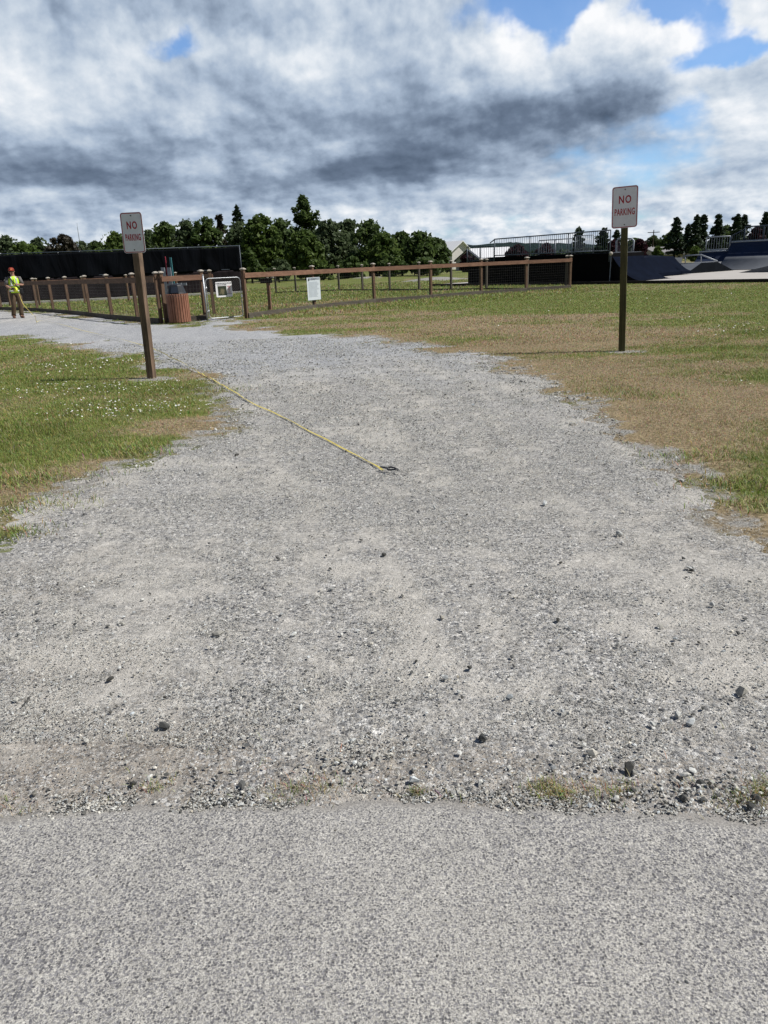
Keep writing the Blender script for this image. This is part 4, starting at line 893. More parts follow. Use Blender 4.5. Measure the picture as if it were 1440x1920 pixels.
a, b = H3(1367, 453, o5) + d5, H3(1390, 452, o5) + d5; a.z = b.z = z_hi; railing('r', (a, b), None, (htop(1367, 442, o5, a.z), htop(1390, 430, o5, b.z)), r5, 'rail_paint', .035, .14, .012, 0, postd=9)
a, b = H3(1391, 452, o5) + d5, H3(1540, 447, o5) + d5; a.z = b.z = z_hi; hh_ = htop(1420, 423.5, o5, z_hi); railing('r', (a, b), None, hh_, r5, 'rail_paint', .045, .14, .012, 0, postd=1.15)
# grey bank at the right edge
r6 = empty('skate_ramp', G(1386, 511.5, SH), 'pale grey wedge bank cut by the right edge of the picture', 'skate ramp', 'skate park ramps')
w0, w1 = G(1385, 511.5, SH), G(1560, 508, SH); wd = (w1 - w0).normalized(); wv = Vector((-wd.y, wd.x, 0)); q = MB(); top = Vector(w1); top.z = 1.1
q.prism([w0, w1, top], wv * 3.0); q.build('body', 'ramp_steel', r6); q = MB(); q.beam(w0 + wv * 1.5, w0 + wv * 1.5 + wd * .35, 3.0, .012); q.build('kick_plate', 'rail_pale', r6)
# ---------------------------------------------------------------- houses far behind
def gable(name, label, px0, px1, py_eave, py_ridge, dist, depth, yaw, wallm, roofm, over=.4, windows=0, ridge_x=.5, chimney=False, group='buildings behind the skate park'):
    c0, c1 = AT(px0, horizon(px0), dist), AT(px1, horizon(px1), dist); w = (c1 - c0).length; ze = AT((px0 + px1) / 2, py_eave, dist).z; zr = AT((px0 + px1) / 2, py_ridge, dist).z
    o = Vector(((c0.x + c1.x) / 2, dist, 0)); root = empty(name, o, label, 'building', group); m = T_(o) @ Matrix.Rotation(yaw, 4, 'Z'); rx = (ridge_x - .5) * w
    q = MB(); q.prism([Vector(v) for v in ((-w / 2, 0, -.2), (w / 2, 0, -.2), (w / 2, 0, ze), (rx, 0, zr), (-w / 2, 0, ze))], (0, depth, 0)); build_local(q, 'walls', wallm, m, root)
    for s_ in (-1, 1):
        q = MB(); e = Vector((s_ * (w / 2 + over), -over, ze - over * (zr - ze) / (w / 2 - s_ * rx))); r = Vector((rx, -over, zr + .03)); t = .18
        q.prism([e, r, r + Vector((0, 0, t)), e + Vector((0, 0, t))], (0, depth + 2 * over, 0)); build_local(q, 'roof', roofm, m, root)
    for k in range(windows):
        x_ = -w / 2 + w * (k + .5) / windows; q = MB(); q.box((x_, -.03, ze * .55), (w / windows * .35, .08, ze * .3)); f = build_local(q, 'window', 'window_glass', m, root)
    return root
def longhouse(name, label, px0, px1, py_eave, py_ridge, dist, depth, yaw, wallm, roofm, windows=3):
    c0, c1 = AT(px0, horizon(px0), dist), AT(px1, horizon(px1), dist); w = (c1 - c0).length; ze = AT((px0 + px1) / 2, py_eave, dist).z; zr = AT((px0 + px1) / 2, py_ridge, dist).z
    o = Vector(((c0.x + c1.x) / 2, dist, 0)); root = empty(name, o, label, 'building', 'buildings behind the skate park'); m = T_(o) @ Matrix.Rotation(yaw, 4, 'Z')
    q = MB(); q.prism([Vector(v) for v in ((-w / 2, 0, -.2), (-w / 2, 0, ze), (-w / 2, depth / 2, zr), (-w / 2, depth, ze), (-w / 2, depth, -.2))], (w, 0, 0)); build_local(q, 'walls', wallm, m, root)
    for a, b in (((-.5, ze - .15), (depth / 2, zr + .05)), ((depth + .5, ze - .15), (depth / 2, zr + .05))):
        q = MB(); q.prism([Vector((-w / 2 - .5, a[0], a[1])), Vector((-w / 2 - .5, b[0], b[1])), Vector((-w / 2 - .5, b[0], b[1] + .2)), Vector((-w / 2 - .5, a[0], a[1] + .2))], (w + 1, 0, 0)); build_local(q, 'roof', roofm, m, root)
    for k in range(windows):
        q = MB(); q.box((-w / 2 + w * (k + .5) / windows, -.03, ze * .5), (w / windows * .3, .08, ze * .3)); build_local(q, 'window', 'window_glass', m, root)
    return root
gable('gabled_house', 'white gabled house end with pale roof between the trees and the skate park', 844, 884, 469, 453, 150, 22, R(30), 'house_white', 'roof_white', .5, 0, .55)
gable('barn', 'grey walled barn end with dark eaves in front of the white gabled house', 855, 896, 487, 470, 120, 10, R(-10), 'house_grey', 'roof_dark', .3)
longhouse('white_roof_shed', 'low shed with a bright white metal roof behind the stair railing', 880, 944, 487, 466.5, 128, 11, R(-14), 'house_white', 'roof_white', 0)
longhouse('low_house', 'low tan house with grey roof seen between the maroon bush and the conifers', 1236, 1282, 476, 464, 150, 12, R(5), 'house_tan', 'roof_grey')
longhouse('low_house', 'long grey roofed building behind the trunks of the right conifers', 1284, 1330, 474, 463, 165, 12, R(-4), 'house_grey', 'roof_grey')
longhouse('low_house', 'low building roofline just right of the mossy sign post', 1205, 1240, 470, 458, 190, 12, R(3), 'house_grey', 'roof_grey', 2)
# utility poles and masts
def pole(px, pyt, dist, label, arms, name='utility_pole'):
    t = AT(px, pyt, dist); b = Vector((t.x, t.y, -.2)); root = empty(name, b, label, 'pole'); q = MB(); q.tube([b, t], [.16, .09] if arms else [.12, .05], 6); q.build('pole', 'bark' if arms else 'rail_pale', root)
    if arms:
        q = MB(); q.beam(t + Vector((-1.3, 0, -.5)), t + Vector((1.3, 0, -.5)), .12, .14); q.build('crossarm', 'bark', root)
    else:
        q = MB(); q.tube([t + Vector((0, 0, -.5)), t + Vector((.05, 0, .8))], .03, 5); q.build('antenna', 'rail_pale', root)
pole(1226, 431, 170, 'wooden utility pole with crossarm standing right of the mossy sign post', True)
pole(145, 426, 160, 'thin radio mast rising above the low trees on the left', False, 'radio_mast')
# ---------------------------------------------------------------- hills
def hills(name, y0, prof_, depth):
    xs = np.linspace(-2600, 2600, 240); ts = np.linspace(0, 1, 14); X, T = np.meshgrid(xs, ts); h = prof_(X) * np.sin(T * math.pi / 2) ** .8 + (fbm(X / 28, T * 20, 201, 4) - .5) * 14 * (T > .1)
    Yh = y0 + depth * T; o = npmesh(name, np.stack([X.ravel(), Yh.ravel(), h.ravel() - 4 * (T.ravel() < .01)], 1), gridfaces(14, 240), 'hill', None, False); tag(o, kind='structure')
hills('hills', 1500, lambda X: 20 + 17 * np.exp(-((X - 330) / 260) ** 2) + 6 * np.sin(X / 210 + 1) + 5 * np.exp(-((X - 1200) / 500) ** 2), 500)
# ---------------------------------------------------------------- trees
def m_leaf(name, cols, tr=.45):
    def fn(b):
        r = b.attr('rnd'); c = b.ramp(r, [(i / (len(cols) - 1), c_) for i, c_ in enumerate(cols)]); b.set(color=c, rough=.6, spec=.25)
        tl = b.node('ShaderNodeBsdfTranslucent'); b.put(tl.inputs[0], c); ad = b.node('ShaderNodeMixShader'); ad.inputs[0].default_value = tr
        b.nt.links.new(b.P.outputs[0], ad.inputs[1]); b.nt.links.new(tl.outputs[0], ad.inputs[2]); b.nt.links.new(ad.outputs[0], b.out.inputs[0])
    return material(name, fn)
m_leaf('leaf_mid', [(.038, .065, .018), (.070, .112, .030), (.115, .165, .045)]); m_leaf('leaf_bright', [(.048, .082, .018), (.088, .138, .030), (.14, .195, .05)])
m_leaf('leaf_grey', [(.052, .080, .036), (.090, .128, .058), (.14, .18, .09)]); m_leaf('needle', [(.016, .030, .016), (.032, .055, .028), (.055, .085, .042)], .1)
m_leaf('leaf_maroon', [(.018, .007, .010), (.038, .012, .018), (.065, .022, .030)]); m_leaf('needle_dark', [(.012, .014, .008), (.028, .024, .014), (.045, .04, .022)], .1)
def leafcards(C, N, size):
    n = len(C); N = N / (np.linalg.norm(N, axis=1, keepdims=True) + 1e-9); t = np.cross(N, rng.normal(size=(n, 3))); t /= np.linalg.norm(t, axis=1, keepdims=True) + 1e-9; bt = np.cross(N, t)
    s = (size * rng.uniform(.6, 1.35, n))[:, None]; a, b_ = t * s, bt * s * .62
    V = np.stack([C - a, C - b_ + N * s * .12, C + a, C + b_ - N * s * .1], 1).reshape(-1, 3); F = np.arange(4 * n).reshape(n, 4); return V, F
def tree(name, label, px, pyt, hw, dist, kind, leafm, group, base_z=0.0, dens=1.0, leaf=.24, crown0=.12, cat='tree'):
    t = AT(px, pyt, dist); H = t.z; W_ = hw * (1.18 if kind in ('broad', 'column', 'round') else 1) * dist / FPX; o = Vector((t.x, dist, 0)); root = empty(name, o, label, cat, group)
    q = MB(); lean = random.uniform(-.03, .03) * H
    q.tube([Vector((0, 0, -.2)), Vector((lean * .3, 0, H * .4)), Vector((lean, 0, H * (.93 if kind != 'bush' else .5)))], [H * .020 + .06, H * .013 + .03, .03], 7)
    for k in range(0 if kind == 'bush' else 7):
        a_ = random.uniform(0, 6.28); z_ = H * random.uniform(.25, .7); l_ = W_ * random.uniform(.4, .8); q.tube([Vector((lean * .3, 0, z_)), Vector((math.cos(a_) * l_, math.sin(a_) * l_, z_ + l_ * (.5 if kind != 'conifer' else .02)))], [H * .008 + .02, .015], 5)
    build_local(q, 'trunk', 'bark', T_(o), root, smooth=True)
    Cs, Ns, Rn = [], [], []
    if kind in ('broad', 'bush', 'column', 'round'):
        nc = int((105 if kind != 'bush' else 40) * dens * (1 if kind != 'column' else 1.1)); per = int(58 * (1 if kind != 'bush' else .8))
        for k in range(nc):
            tz = random.uniform(0, 1) ** .85; a_ = random.uniform(0, 6.28)
            if kind == 'column': rr = (math.sin(math.pi * min(1, tz * .86 + .12))) ** .55
            elif kind == 'round' or kind == 'bush': rr = math.sqrt(max(0, 1 - (2 * tz * .95 - .85) ** 2)) if tz > .4 else .95
            else: rr = (1 - tz ** 2.6) ** .6 * (.72 + .28 * math.sin(a_ * 3 + k))
            rad = W_ * rr * random.uniform(.25, .97); cr = W_ * random.uniform(.13, .27) * (1 if tz < .8 else .75)
            c = np.array([math.cos(a_) * rad + lean * tz, math.sin(a_) * rad, H * (crown0 + (1 - crown0) * tz * .96) - cr * .3])
            d = rng.normal(size=(per, 3)); d /= np.linalg.norm(d, axis=1, keepdims=True); rad2 = cr * rng.uniform(.55, 1.12, (per, 1)) ** .6
            sh = np.array([1, 1, .8]); Cs.append(c + d * rad2 * sh); Ns.append(d + rng.normal(size=(per, 3)) * .55 + np.array([0, 0, .25])); Rn.append(np.clip(rng.normal(random.uniform(.3, .7), .18, per), 0, 1))
        # sprigs breaking the outline
        m = int(260 * dens); a_ = rng.random(m) * 6.283; tz = rng.random(m); rr = W_ * (1 - tz ** 2.6) ** .5 * rng.uniform(.8, 1.12, m)
        if kind in ('broad', 'column'): Cs.append(np.stack([np.cos(a_) * rr, np.sin(a_) * rr, H * (crown0 + (1 - crown0) * tz)], 1)); Ns.append(rng.normal(size=(m, 3))); Rn.append(rng.random(m))
    else:                                               # conifer: whorls of drooping boughs
        tiers = int(17 * (1 if kind == 'conifer' else .8) * max(.8, min(1.5, H / 10))); Z0 = H * crown0
        for k in range(tiers):
            tz = k / tiers; z_ = Z0 + (H - Z0) * tz; zj = (H - Z0) / tiers; R_ = W_ * (1 - tz) ** .75 * random.uniform(.72, 1.12) + .12
            if kind == 'airy': R_ = W_ * (math.sin(math.pi * min(.97, tz * .8 + .24))) ** .7 * random.uniform(.7, 1.1)
            nb = random.randint(4, 7)
            for j in range(nb):
                a_ = 6.283 * j / nb + random.uniform(-.3, .3) + k; L = R_ * random.uniform(.45, 1.15); z_ += random.uniform(-.5, .5) * zj; m = int(34 * dens) + int(L * 22); s_ = rng.random(m) ** .7
                droop = .10 * L * s_ ** 2 - .22 * L * s_; spread = .16 * L * (1.1 - s_) + .10
                C = np.stack([np.cos(a_) * L * s_ + rng.normal(0, 1, m) * spread, np.sin(a_) * L * s_ + rng.normal(0, 1, m) * spread, z_ + ((.42 * L * s_ - .1 * L) if kind == 'airy' else droop) + rng.normal(0, .10 if kind != 'airy' else .22, m) + .1 * L], 1)
                Cs.append(C); Ns.append(rng.normal(size=(m, 3)) * .6 + np.array([0, 0, 1])); Rn.append(np.clip(rng.normal(random.uniform(.3, .7), .2, m), 0, 1))
        m = 60; Cs.append(np.stack([rng.normal(0, .10, m), rng.normal(0, .10, m), H - rng.random(m) * H * .10], 1)); Ns.append(rng.normal(size=(m, 3))); Rn.append(rng.random(m))
    C, N, Rn = np.concatenate(Cs), np.concatenate(Ns), np.concatenate(Rn); k = C[:, 2] > .02; C, N, Rn = C[k], N[k], Rn[k]
    V, F = leafcards(C, N, leaf); ob = npmesh('crown', V, F, leafm, {'rnd': np.repeat(Rn, 4)}); place(ob, T_(o), root); return root
GT = 'trees behind the dog park'; LB = 'leaf_bright'; LM = 'leaf_mid'; LG = 'leaf_grey'; ND = 'needle'
for a in [
    ('deciduous_tree', 'pale tree crown cut by the left edge of the picture, above the black screen', 8, 441, 30, 108, 'broad', LG), ('deciduous_tree', 'low bright green tree second from the left edge, above the black screen', 40, 452, 30, 100, 'round', LB),
    ('deciduous_tree', 'small greyish thin crowned tree just left of the dark reddish tree', 72, 445, 22, 104, 'broad', LG), ('dark_conifer', 'bushy blackish brown tree left of the radio mast', 119, 437, 30, 92, 'round', 'needle_dark'),
    ('deciduous_tree', 'low grey green tree right of the radio mast', 151, 452, 20, 104, 'broad', LG), ('deciduous_tree', 'small low tree between the mast and the leaning sign', 178, 449, 22, 106, 'round', LM),
    ('deciduous_tree', 'bright green round tree just left of the leaning sign', 211, 434, 30, 98, 'broad', LB), ('deciduous_tree', 'airy small tree just right of the leaning sign panel', 275, 430, 20, 112, 'broad', LG),
    ('deciduous_tree', 'broad dark green tree with ragged top, first full tree right of the leaning sign', 306, 416, 34, 98, 'broad', LM), ('deciduous_tree', 'round topped grey green tree over the bin', 350, 410, 30, 96, 'broad', LG),
    ('deciduous_tree', 'dark oval tree above the gate sign, left of the narrow black conifer', 385, 407, 28, 95, 'column', LM), ('conifer_tree', 'narrow almost black conifer poking between two round trees above the gate', 411, 408, 17, 97, 'conifer', 'needle_dark'),
    ('conifer_tree', 'dark conifer with a pointed tip above the right end of the black screen', 443, 386, 26, 104, 'conifer', ND), ('deciduous_tree', 'wide grey green tree below the pointed conifer', 444, 416, 36, 94, 'broad', LG),
    ('deciduous_tree', 'tall dense green tree with a steep left side, right of the black screen', 487, 402, 30, 92, 'column', LB), ('deciduous_tree', 'dense green tree between the steep tree and the tallest tree', 524, 409, 32, 95, 'broad', LM),
    ('tall_tree', 'tallest tree of the row, with airy layered top', 568, 366, 36, 100, 'airy', LM), ('deciduous_tree', 'green tree under the tallest tree, filling its foot', 568, 430, 28, 90, 'column', LB),
    ('deciduous_tree', 'tree right of the tallest one, bluish green', 616, 412, 30, 96, 'column', LG), ('deciduous_tree', 'wide crowned bluish tree above the grey notice, fourth from the right end of the row', 652, 411, 34, 98, 'broad', LG),
    ('deciduous_tree', 'round topped dark tree third from the right end of the big trees', 690, 411, 32, 93, 'broad', LM), ('deciduous_tree', 'light green tree falling away right of the big trees', 718, 436, 26, 88, 'column', LB),
    ('deciduous_tree', 'dark green tree with dense left half, over the middle of the right fence', 752, 435, 28, 94, 'broad', LM), ('deciduous_tree', 'rounded grey green tree, second from the right end of the row', 788, 434, 32, 90, 'broad', LM),
    ('deciduous_tree', 'last low tree of the row, beside the white gabled house', 818, 446, 25, 92, 'round', LM)]:
    tree(*a[:8], GT)
for a in [('shrub', 'low green shrub under the trees right of the black screen', 468, 468, 22, 84, 'bush', LM), ('shrub', 'low bluish shrub at the foot of the tallest tree', 520, 486, 24, 82, 'bush', LG), ('shrub', 'low bright shrub left of the notice, under the trees', 600, 484, 26, 84, 'bush', LB),
          ('shrub', 'dark shrub at the foot of the row above the notice', 660, 482, 30, 85, 'bush', LM), ('shrub', 'dark shrub at the foot of the row near its right end', 735, 480, 30, 85, 'bush', LM), ('shrub', 'small green shrub filling the right foot of the tree row', 800, 482, 32, 84, 'bush', LM), ('shrub', 'shrub between the black screen and the tall dense tree', 432, 480, 22, 84, 'bush', LM)]:
    tree(*a, 'shrubs under the tree row', leaf=.2, cat='shrub')
GC = 'conifers right of the sign'
for a in [('conifer_tree', 'small conifer tip behind the railing, left one of two', 1086, 426, 20, 150, 'conifer', ND), ('conifer_tree', 'conifer clump behind the rounded end of the long railing', 1132, 428, 24, 140, 'conifer', ND), ('conifer_tree', 'short dark conifer just left of the mossy sign post', 1157, 434, 14, 145, 'conifer', ND),
          ('conifer_tree', 'first tall dark conifer right of the mossy sign post', 1270, 408, 21, 135, 'conifer', ND), ('conifer_tree', 'thin low conifer between the first and second tall ones', 1291, 421, 10, 140, 'conifer', ND), ('conifer_tree', 'twin topped dark conifer, left stem', 1308, 403, 14, 132, 'conifer', ND), ('conifer_tree', 'twin topped dark conifer, right stem', 1320, 403, 13, 134, 'conifer', ND),
          ('conifer_tree', 'single layered conifer over the pale guard frame', 1348, 404, 18, 136, 'conifer', ND), ('conifer_tree', 'taller of the two conifers above the navy quarter pipe', 1384, 402, 18, 130, 'conifer', ND), ('conifer_tree', 'slimmer conifer touching the taller one above the navy quarter pipe', 1397, 403, 14, 134, 'conifer', ND), ('conifer_tree', 'conifer cut by the right edge of the picture', 1438, 399, 18, 128, 'conifer', ND)]:
    tree(*a, GC, dens=1.1, leaf=.26, crown0=.22)
for a in [('round_bush', 'maroon leaved small tree just right of the mossy sign post', 1200, 448, 13, 105, 'round', 'leaf_maroon'), ('round_bush', 'maroon tree left of the mossy sign post behind the railing end', 1150, 450, 14, 110, 'round', 'leaf_maroon'), ('round_bush', 'dark red round bush seen through the railing, left one of the pair', 970, 459, 20, 95, 'round', 'leaf_maroon'), ('round_bush', 'dark red round bush seen through the railing, right one of the pair', 1024, 456, 16, 95, 'round', 'leaf_maroon'),
          ('round_bush', 'dark red bush in front of the grey barn', 876, 474, 12, 100, 'round', 'leaf_maroon'), ('round_bush', 'dark maroon foliage behind the right railing', 1418, 425, 14, 95, 'round', 'leaf_maroon'), ('deciduous_tree', 'light green small tree among the conifer trunks', 1304, 462, 8, 110, 'round', LB),
          ('deciduous_tree', 'green rounded tree behind the single layered conifer', 1365, 422, 24, 160, 'round', LM), ('deciduous_tree', 'grey green tree behind the utility pole', 1226, 441, 16, 180, 'round', LG), ('deciduous_tree', 'small olive tree beside the low tan house', 1234, 462, 8, 110, 'round', LB),
          ('deciduous_tree', 'dull green tree low behind the maroon tree', 1190, 446, 22, 200, 'round', LM), ('deciduous_tree', 'dark low tree behind the first right conifer', 1262, 432, 24, 170, 'round', LM)]:
    tree(*a, 'ornamental trees and bushes around the skate park', dens=.8, leaf=.22)
# ground-hugging tree belt filling the horizon
def belt():
    m = 9000; x_ = rng.uniform(-420, 420, m); y_ = rng.uniform(330, 380, m); z_ = rng.random(m) ** 1.2 * (3.2 + 3.5 * fbm(x_ / 22, y_ * 0, 211, 3)); V, F = leafcards(np.stack([x_, y_, z_], 1), rng.normal(size=(m, 3)) + np.array([0, -.5, .6]), 1.1)
    tag(npmesh('distant_tree_belt', V, F, 'needle', {'rnd': np.repeat(rng.random(m), 4)}), 'far belt of dark trees along the horizon', 'trees', None, 'stuff')
belt()
# ---------------------------------------------------------------- the worker
plain('skin', (.36, .20, .14), .6, 0, .08, 20); plain('vest_yellow', (.52, .80, .045), .6, 0, .12, 9); plain('shirt_grey', (.13, .125, .12), .85, 0, .15, 9); plain('trousers', (.095, .064, .038), .9, 0, .3, 7); plain('boot', (.10, .045, .026), .7, 0, .2, 20)
plain('cap_red', (.22, .022, .010), .7, 0, .1, 20); plain('cap_orange', (.75, .25, .10), .6); plain('reflective', (.62, .66, .64), .35, 0, .08, 20); plain('strap_black', (.01, .01, .012), .7); plain('hair', (.05, .03, .02), .8); plain('glove', (.03, .03, .032), .8); plain('reel_yellow', (.72, .78, .06), .5); plain('eye', (.02, .015, .01), .3)
pf0 = G(34.5, 596.5); WR = empty('person', pf0, 'worker in a yellow high visibility vest and red cap holding the end of the tape', 'person'); face = math.atan2(-pf0.x, pf0.y) * .0
PMx = T_(pf0) @ Matrix.Rotation(R(27), 4, 'Z')
def V3(*a): return Vector(a)
# joints (x right in the picture, y away, z up)
J = dict(pel=V3(.055, 0, .92), sp=V3(.06, 0, 1.12), ch=V3(.07, .0, 1.33), nk=V3(.075, 0, 1.46), hd=V3(.062, -.02, 1.60), top=V3(.06, -.01, 1.74), ls=V3(-.115, 0, 1.40), le=V3(-.20, -.02, 1.14), lw=V3(-.06, -.20, 1.04), rs=V3(.265, 0, 1.40), re=V3(.355, -.03, 1.15), rw=V3(.20, -.22, 1.17),
         lh=V3(-.035, 0, .90), lk=V3(-.065, -.05, .50), la=V3(-.135, .06, .10), rh=V3(.145, 0, .90), rk=V3(.165, -.06, .50), ra=V3(.125, -.03, .10))
vs, es, rs = [], [], []
def jv(p, r, parent=None):
    vs.append(tuple(p)); rs.append(r); i = len(vs) - 1
    if parent is not None: es.append((parent, i))
    return i
r0 = jv(J['pel'], .13); s1 = jv(J['sp'], .125, r0); s2 = jv(J['ch'], .135, s1); nk = jv(J['nk'], .058, s2); hd0 = jv(J['nk'] + V3(-.004, -.01, .07), .062, nk); hd = jv(J['hd'] + V3(0, 0, .01), .088, hd0); jv(J['top'] - V3(0, 0, .05), .075, hd)
for S, E_, W2, sg in (('ls', 'le', 'lw', -1), ('rs', 're', 'rw', 1)):
    a = jv(J[S], .058, s2); b_ = jv(J[E_], .043, a); m_ = jv(J[E_].lerp(J[W2], .4), .041, b_); c = jv(J[W2], .028, m_); d = (J[W2] - J[E_]).normalized(); pm = jv(J[W2] + d * .05, .030, c); sidev = V3(0, 0, 1).cross(d).normalized(); up_ = d.cross(sidev)
    for f, (o, l_) in enumerate(((-.028, .062), (-.010, .072), (.010, .068), (.027, .052))):        # four curled fingers and a thumb
        k1 = jv(J[W2] + d * .085 + up_ * o, .0095, pm); k2 = jv(J[W2] + d * (.085 + l_ * .5) + up_ * o + sidev * -sg * .022, .0085, k1); jv(J[W2] + d * (.085 + l_ * .45) + up_ * o + sidev * -sg * .050, .0075, k2)
    t1_ = jv(J[W2] + d * .04 + up_ * -.03 + sidev * -sg * .028, .011, pm); jv(J[W2] + d * .075 + up_ * -.035 + sidev * -sg * .05, .009, t1_)
for H_, K_, A_ in (('lh', 'lk', 'la'), ('rh', 'rk', 'ra')):
    a = jv(J[H_], .09, r0); b_ = jv(J[K_], .058, a); c = jv(J[A_], .04, b_); jv(J[A_] + V3(.01, -.14, -.055), .036, c)
me = bpy.data.meshes.new('body'); me.from_pydata(vs, es, []); bo = bpy.data.objects.new('body', me); COL.objects.link(bo); me.materials.append(MATS['skin']); sk = bo.modifiers.new('skin', 'SKIN'); sk.use_smooth_shade = True
for i, r in enumerate(rs): me.skin_vertices[0].data[i].radius = (r, r * (.78 if i in (r0, s1, s2) else 1)); me.skin_vertices[0].data[i].use_root = (i == 0)
sb = bo.modifiers.new('subdivision', 'SUBSURF'); sb.levels = 2; sb.render_levels = 2; place(bo, PMx, WR)
def ell(c, rx, ry, n=16, tilt=0):
    return [Vector((c[0] + rx * math.cos(t), c[1] + ry * math.sin(t), c[2] + tilt * math.cos(t))) for t in np.arange(n) * 2 * math.pi / n]
def pb(q, name, mat, smooth=True, parent=None): return build_local(q, name, mat, PMx, parent or WR, smooth=smooth)
q = MB(); q.rings([ell((.055, .0, .86), .165, .125), ell((.058, 0, .95), .165, .125), ell((.06, 0, 1.1), .160, .122), ell((.068, 0, 1.3), .185, .128), ell((.072, 0, 1.40), .175, .110), ell((.075, 0, 1.455), .09, .07), ell((.075, -.005, 1.48), .068, .062)])
for S, E_ in (('ls', 'le'), ('rs', 're')): q.tube([J[S].lerp(J['ch'], .15), J[S], J[S].lerp(J[E_], .5), J[S].lerp(J[E_], .86)], [.07, .072, .066, .062], 12)
pb(q, 'shirt', 'shirt_grey')
q = MB(); q.rings([ell((.055, -.002, .885), .182, .142), ell((.056, -.002, .97), .180, .140), ell((.060, -.002, 1.12), .172, .134), ell((.068, -.002, 1.28), .190, .140), ell((.072, 0, 1.38), .182, .124), ell((.074, 0, 1.43), .125, .092), ell((.075, -.004, 1.455), .088, .075)]); vest = pb(q, 'vest', 'vest_yellow')
for z_, rx in ((.955, .1845), (1.14, .177)):
    q = MB(); q.rings([ell((.057, -.002, z_ - .025), rx + .001, .145 if z_ < 1 else .139), ell((.058, -.002, z_ + .025), rx, .144 if z_ < 1 else .139)], False); o_ = pb(q, 'reflective_band', 'reflective', True, vest); o_.modifiers.new('thickness', 'SOLIDIFY').thickness = .003
for sx in (-.085, .095):
    q = MB(); q.beam((.068 + sx, -.137, 1.14), (.070 + sx * .95, -.127, 1.36), .045, .006, up=Vector((0, 1, 0))); q.beam((.070 + sx * .95, -.130, 1.36), (.072 + sx * .85, -.07, 1.445), .045, .006, up=Vector((0, 1, 0))); pb(q, 'reflective_band', 'reflective', False, vest)
q = MB(); q.beam((.068, -.146, .90), (.072, -.140, 1.36), .012, .006, up=Vector((0, 1, 0))); pb(q, 'zip', 'strap_black', False, vest)
q = MB(); P = [V3(-.035, -.10, 1.43), V3(.0, -.148, 1.34), V3(.09, -.155, 1.20), V3(.19, -.135, 1.06), V3(.245, -.06, .99)]; q.tube(P, .017, 6); pb(q, 'shoulder_strap', 'strap_black')
q = MB(); q.box((.265, -.02, .94), (.12, .19, .20)); build_local(q, 'hip_bag', 'strap_black', PMx, WR, bevel=.03)
q = MB(); q.rings([ell((.055, 0, .79), .10, .10), ell((.055, 0, .83), .165, .128), ell((.055, 0, .90), .168, .126), ell((.056, 0, .98), .160, .12)])
for H_, K_, A_ in (('lh', 'lk', 'la'), ('rh', 'rk', 'ra')):
    a, b_, c = J[H_], J[K_], J[A_]; q.tube([a + V3(0, 0, .02), a.lerp(b_, .3), a.lerp(b_, .75), b_, b_.lerp(c, .35), b_.lerp(c, .8), c + V3(0, 0, .0)], [.105, .108, .086, .080, .078, .074, .080], 14)
pb(q, 'trousers', 'trousers')
for A_, dx in (('la', .015), ('ra', .05)):
    a = J[A_]; q = MB(); fz = lambda y_, w, h: [Vector((a.x + dx * (a.y - y_) / .2 + w * math.cos(t), y_, .005 + h * (.5 + .5 * math.sin(t)))) for t in np.arange(12) * 2 * math.pi / 12]
    q.rings([fz(a.y + .085, .02, .06), fz(a.y + .06, .042, .10), fz(a.y + .0, .045, .13), fz(a.y - .08, .048, .10), fz(a.y - .15, .048, .075), fz(a.y - .19, .034, .055), fz(a.y - .205, .012, .03)]); q.tube([a + V3(0, .01, -.02), a + V3(0, 0, .06)], [.055, .058], 12); pb(q, 'boot', 'boot')
hc = J['hd'] + V3(0, 0, .02); q = MB(); q.rings([[hc + V3(.101 * k * math.cos(t), .108 * k * math.sin(t), z_) for t in np.arange(16) * 2 * math.pi / 16] for k, z_ in ((1, .028), (1, .06), (.9, .10), (.65, .128), (.3, .140), (.05, .143))]); cp = pb(q, 'cap', 'cap_red')
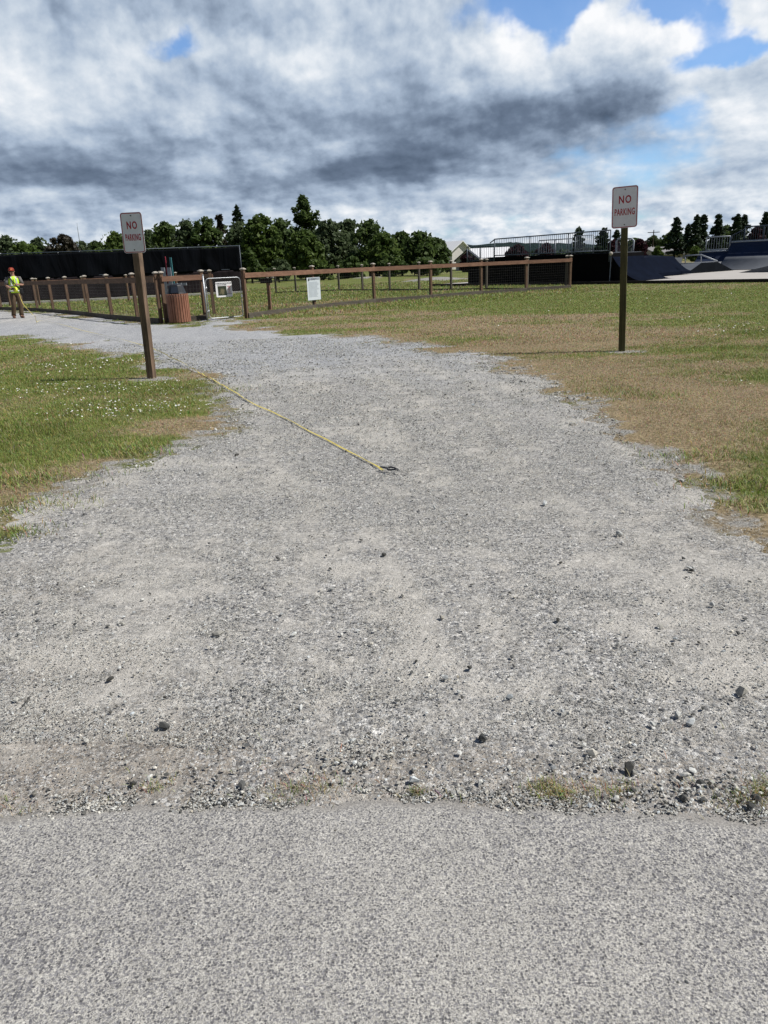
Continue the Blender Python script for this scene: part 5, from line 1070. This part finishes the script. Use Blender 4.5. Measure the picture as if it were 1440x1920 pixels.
q = MB(); n_ = 9; up_r = [hc + V3(.085 * math.cos(t), -.09 + .10 * math.sin(t) * 1, .038 - .02 * abs(math.sin(t))) for t in np.linspace(math.pi, 2 * math.pi, n_)]; q.prism(up_r, (0, 0, .010)); pb(q, 'brim', 'cap_red', False, cp)
q = MB(); q.box(hc + V3(.0, -.098, .078), (.07, .02, .045)); pb(q, 'badge', 'cap_orange', False, cp)
q = MB()
for sx in (-.032, .032): q.box(hc + V3(sx, -.082, .008), (.030, .014, .013))
pb(q, 'eyes', 'eye', False); q = MB(); q.rings([ell(hc + V3(0, -.098, -.048), .013, .012, 8), ell(hc + V3(0, -.092, -.02), .010, .010, 8), ell(hc + V3(0, -.084, .006), .007, .006, 8)]); pb(q, 'nose', 'skin')
q = MB(); q.box(hc + V3(0, -.079, -.068), (.045, .010, .009)); pb(q, 'mouth', 'cap_red', False)
q = MB()
for sx in (-.089, .089): q.rings([ell(hc + V3(sx, .005, -.035), .008, .014, 8), ell(hc + V3(sx, .005, -.005), .011, .020, 8), ell(hc + V3(sx, .005, .02), .007, .014, 8)])
pb(q, 'ears', 'skin'); q = MB(); q.rings([ell(hc + V3(0, .022, -.055), .07, .06), ell(hc + V3(0, .018, -.02), .088, .084), ell(hc + V3(0, .012, .035), .096, .10)]); pb(q, 'hair', 'hair')
q = MB(); q.rings([ell(J['lw'] + V3(.03, -.04, -.035), .035, .045, 10), ell(J['lw'] + V3(.045, -.055, 0), .046, .05, 10), ell(J['lw'] + V3(.06, -.065, .035), .035, .04, 10)]); pb(q, 'glove', 'glove')
# tape reel in the hands
rc = PMx @ V3(.075, -.27, 1.0); q = MB(); q.tube([rc + V3(-.02, -.03, 0), rc + V3(.02, .03, 0)], .085, 20); rl = q.build('tape_reel', 'reel_yellow', None, False, .008); tag(rl, 'round bright yellow tape reel held against the vest by the worker', 'tape reel')
q = MB(); q.tube([rc + V3(0, 0, .08), rc + V3(-.03, .01, .17), rc + V3(.02, .04, .20), rc + V3(.08, .05, .17)], .014, 8); q.build('handle', 'reel_yellow', rl, True)
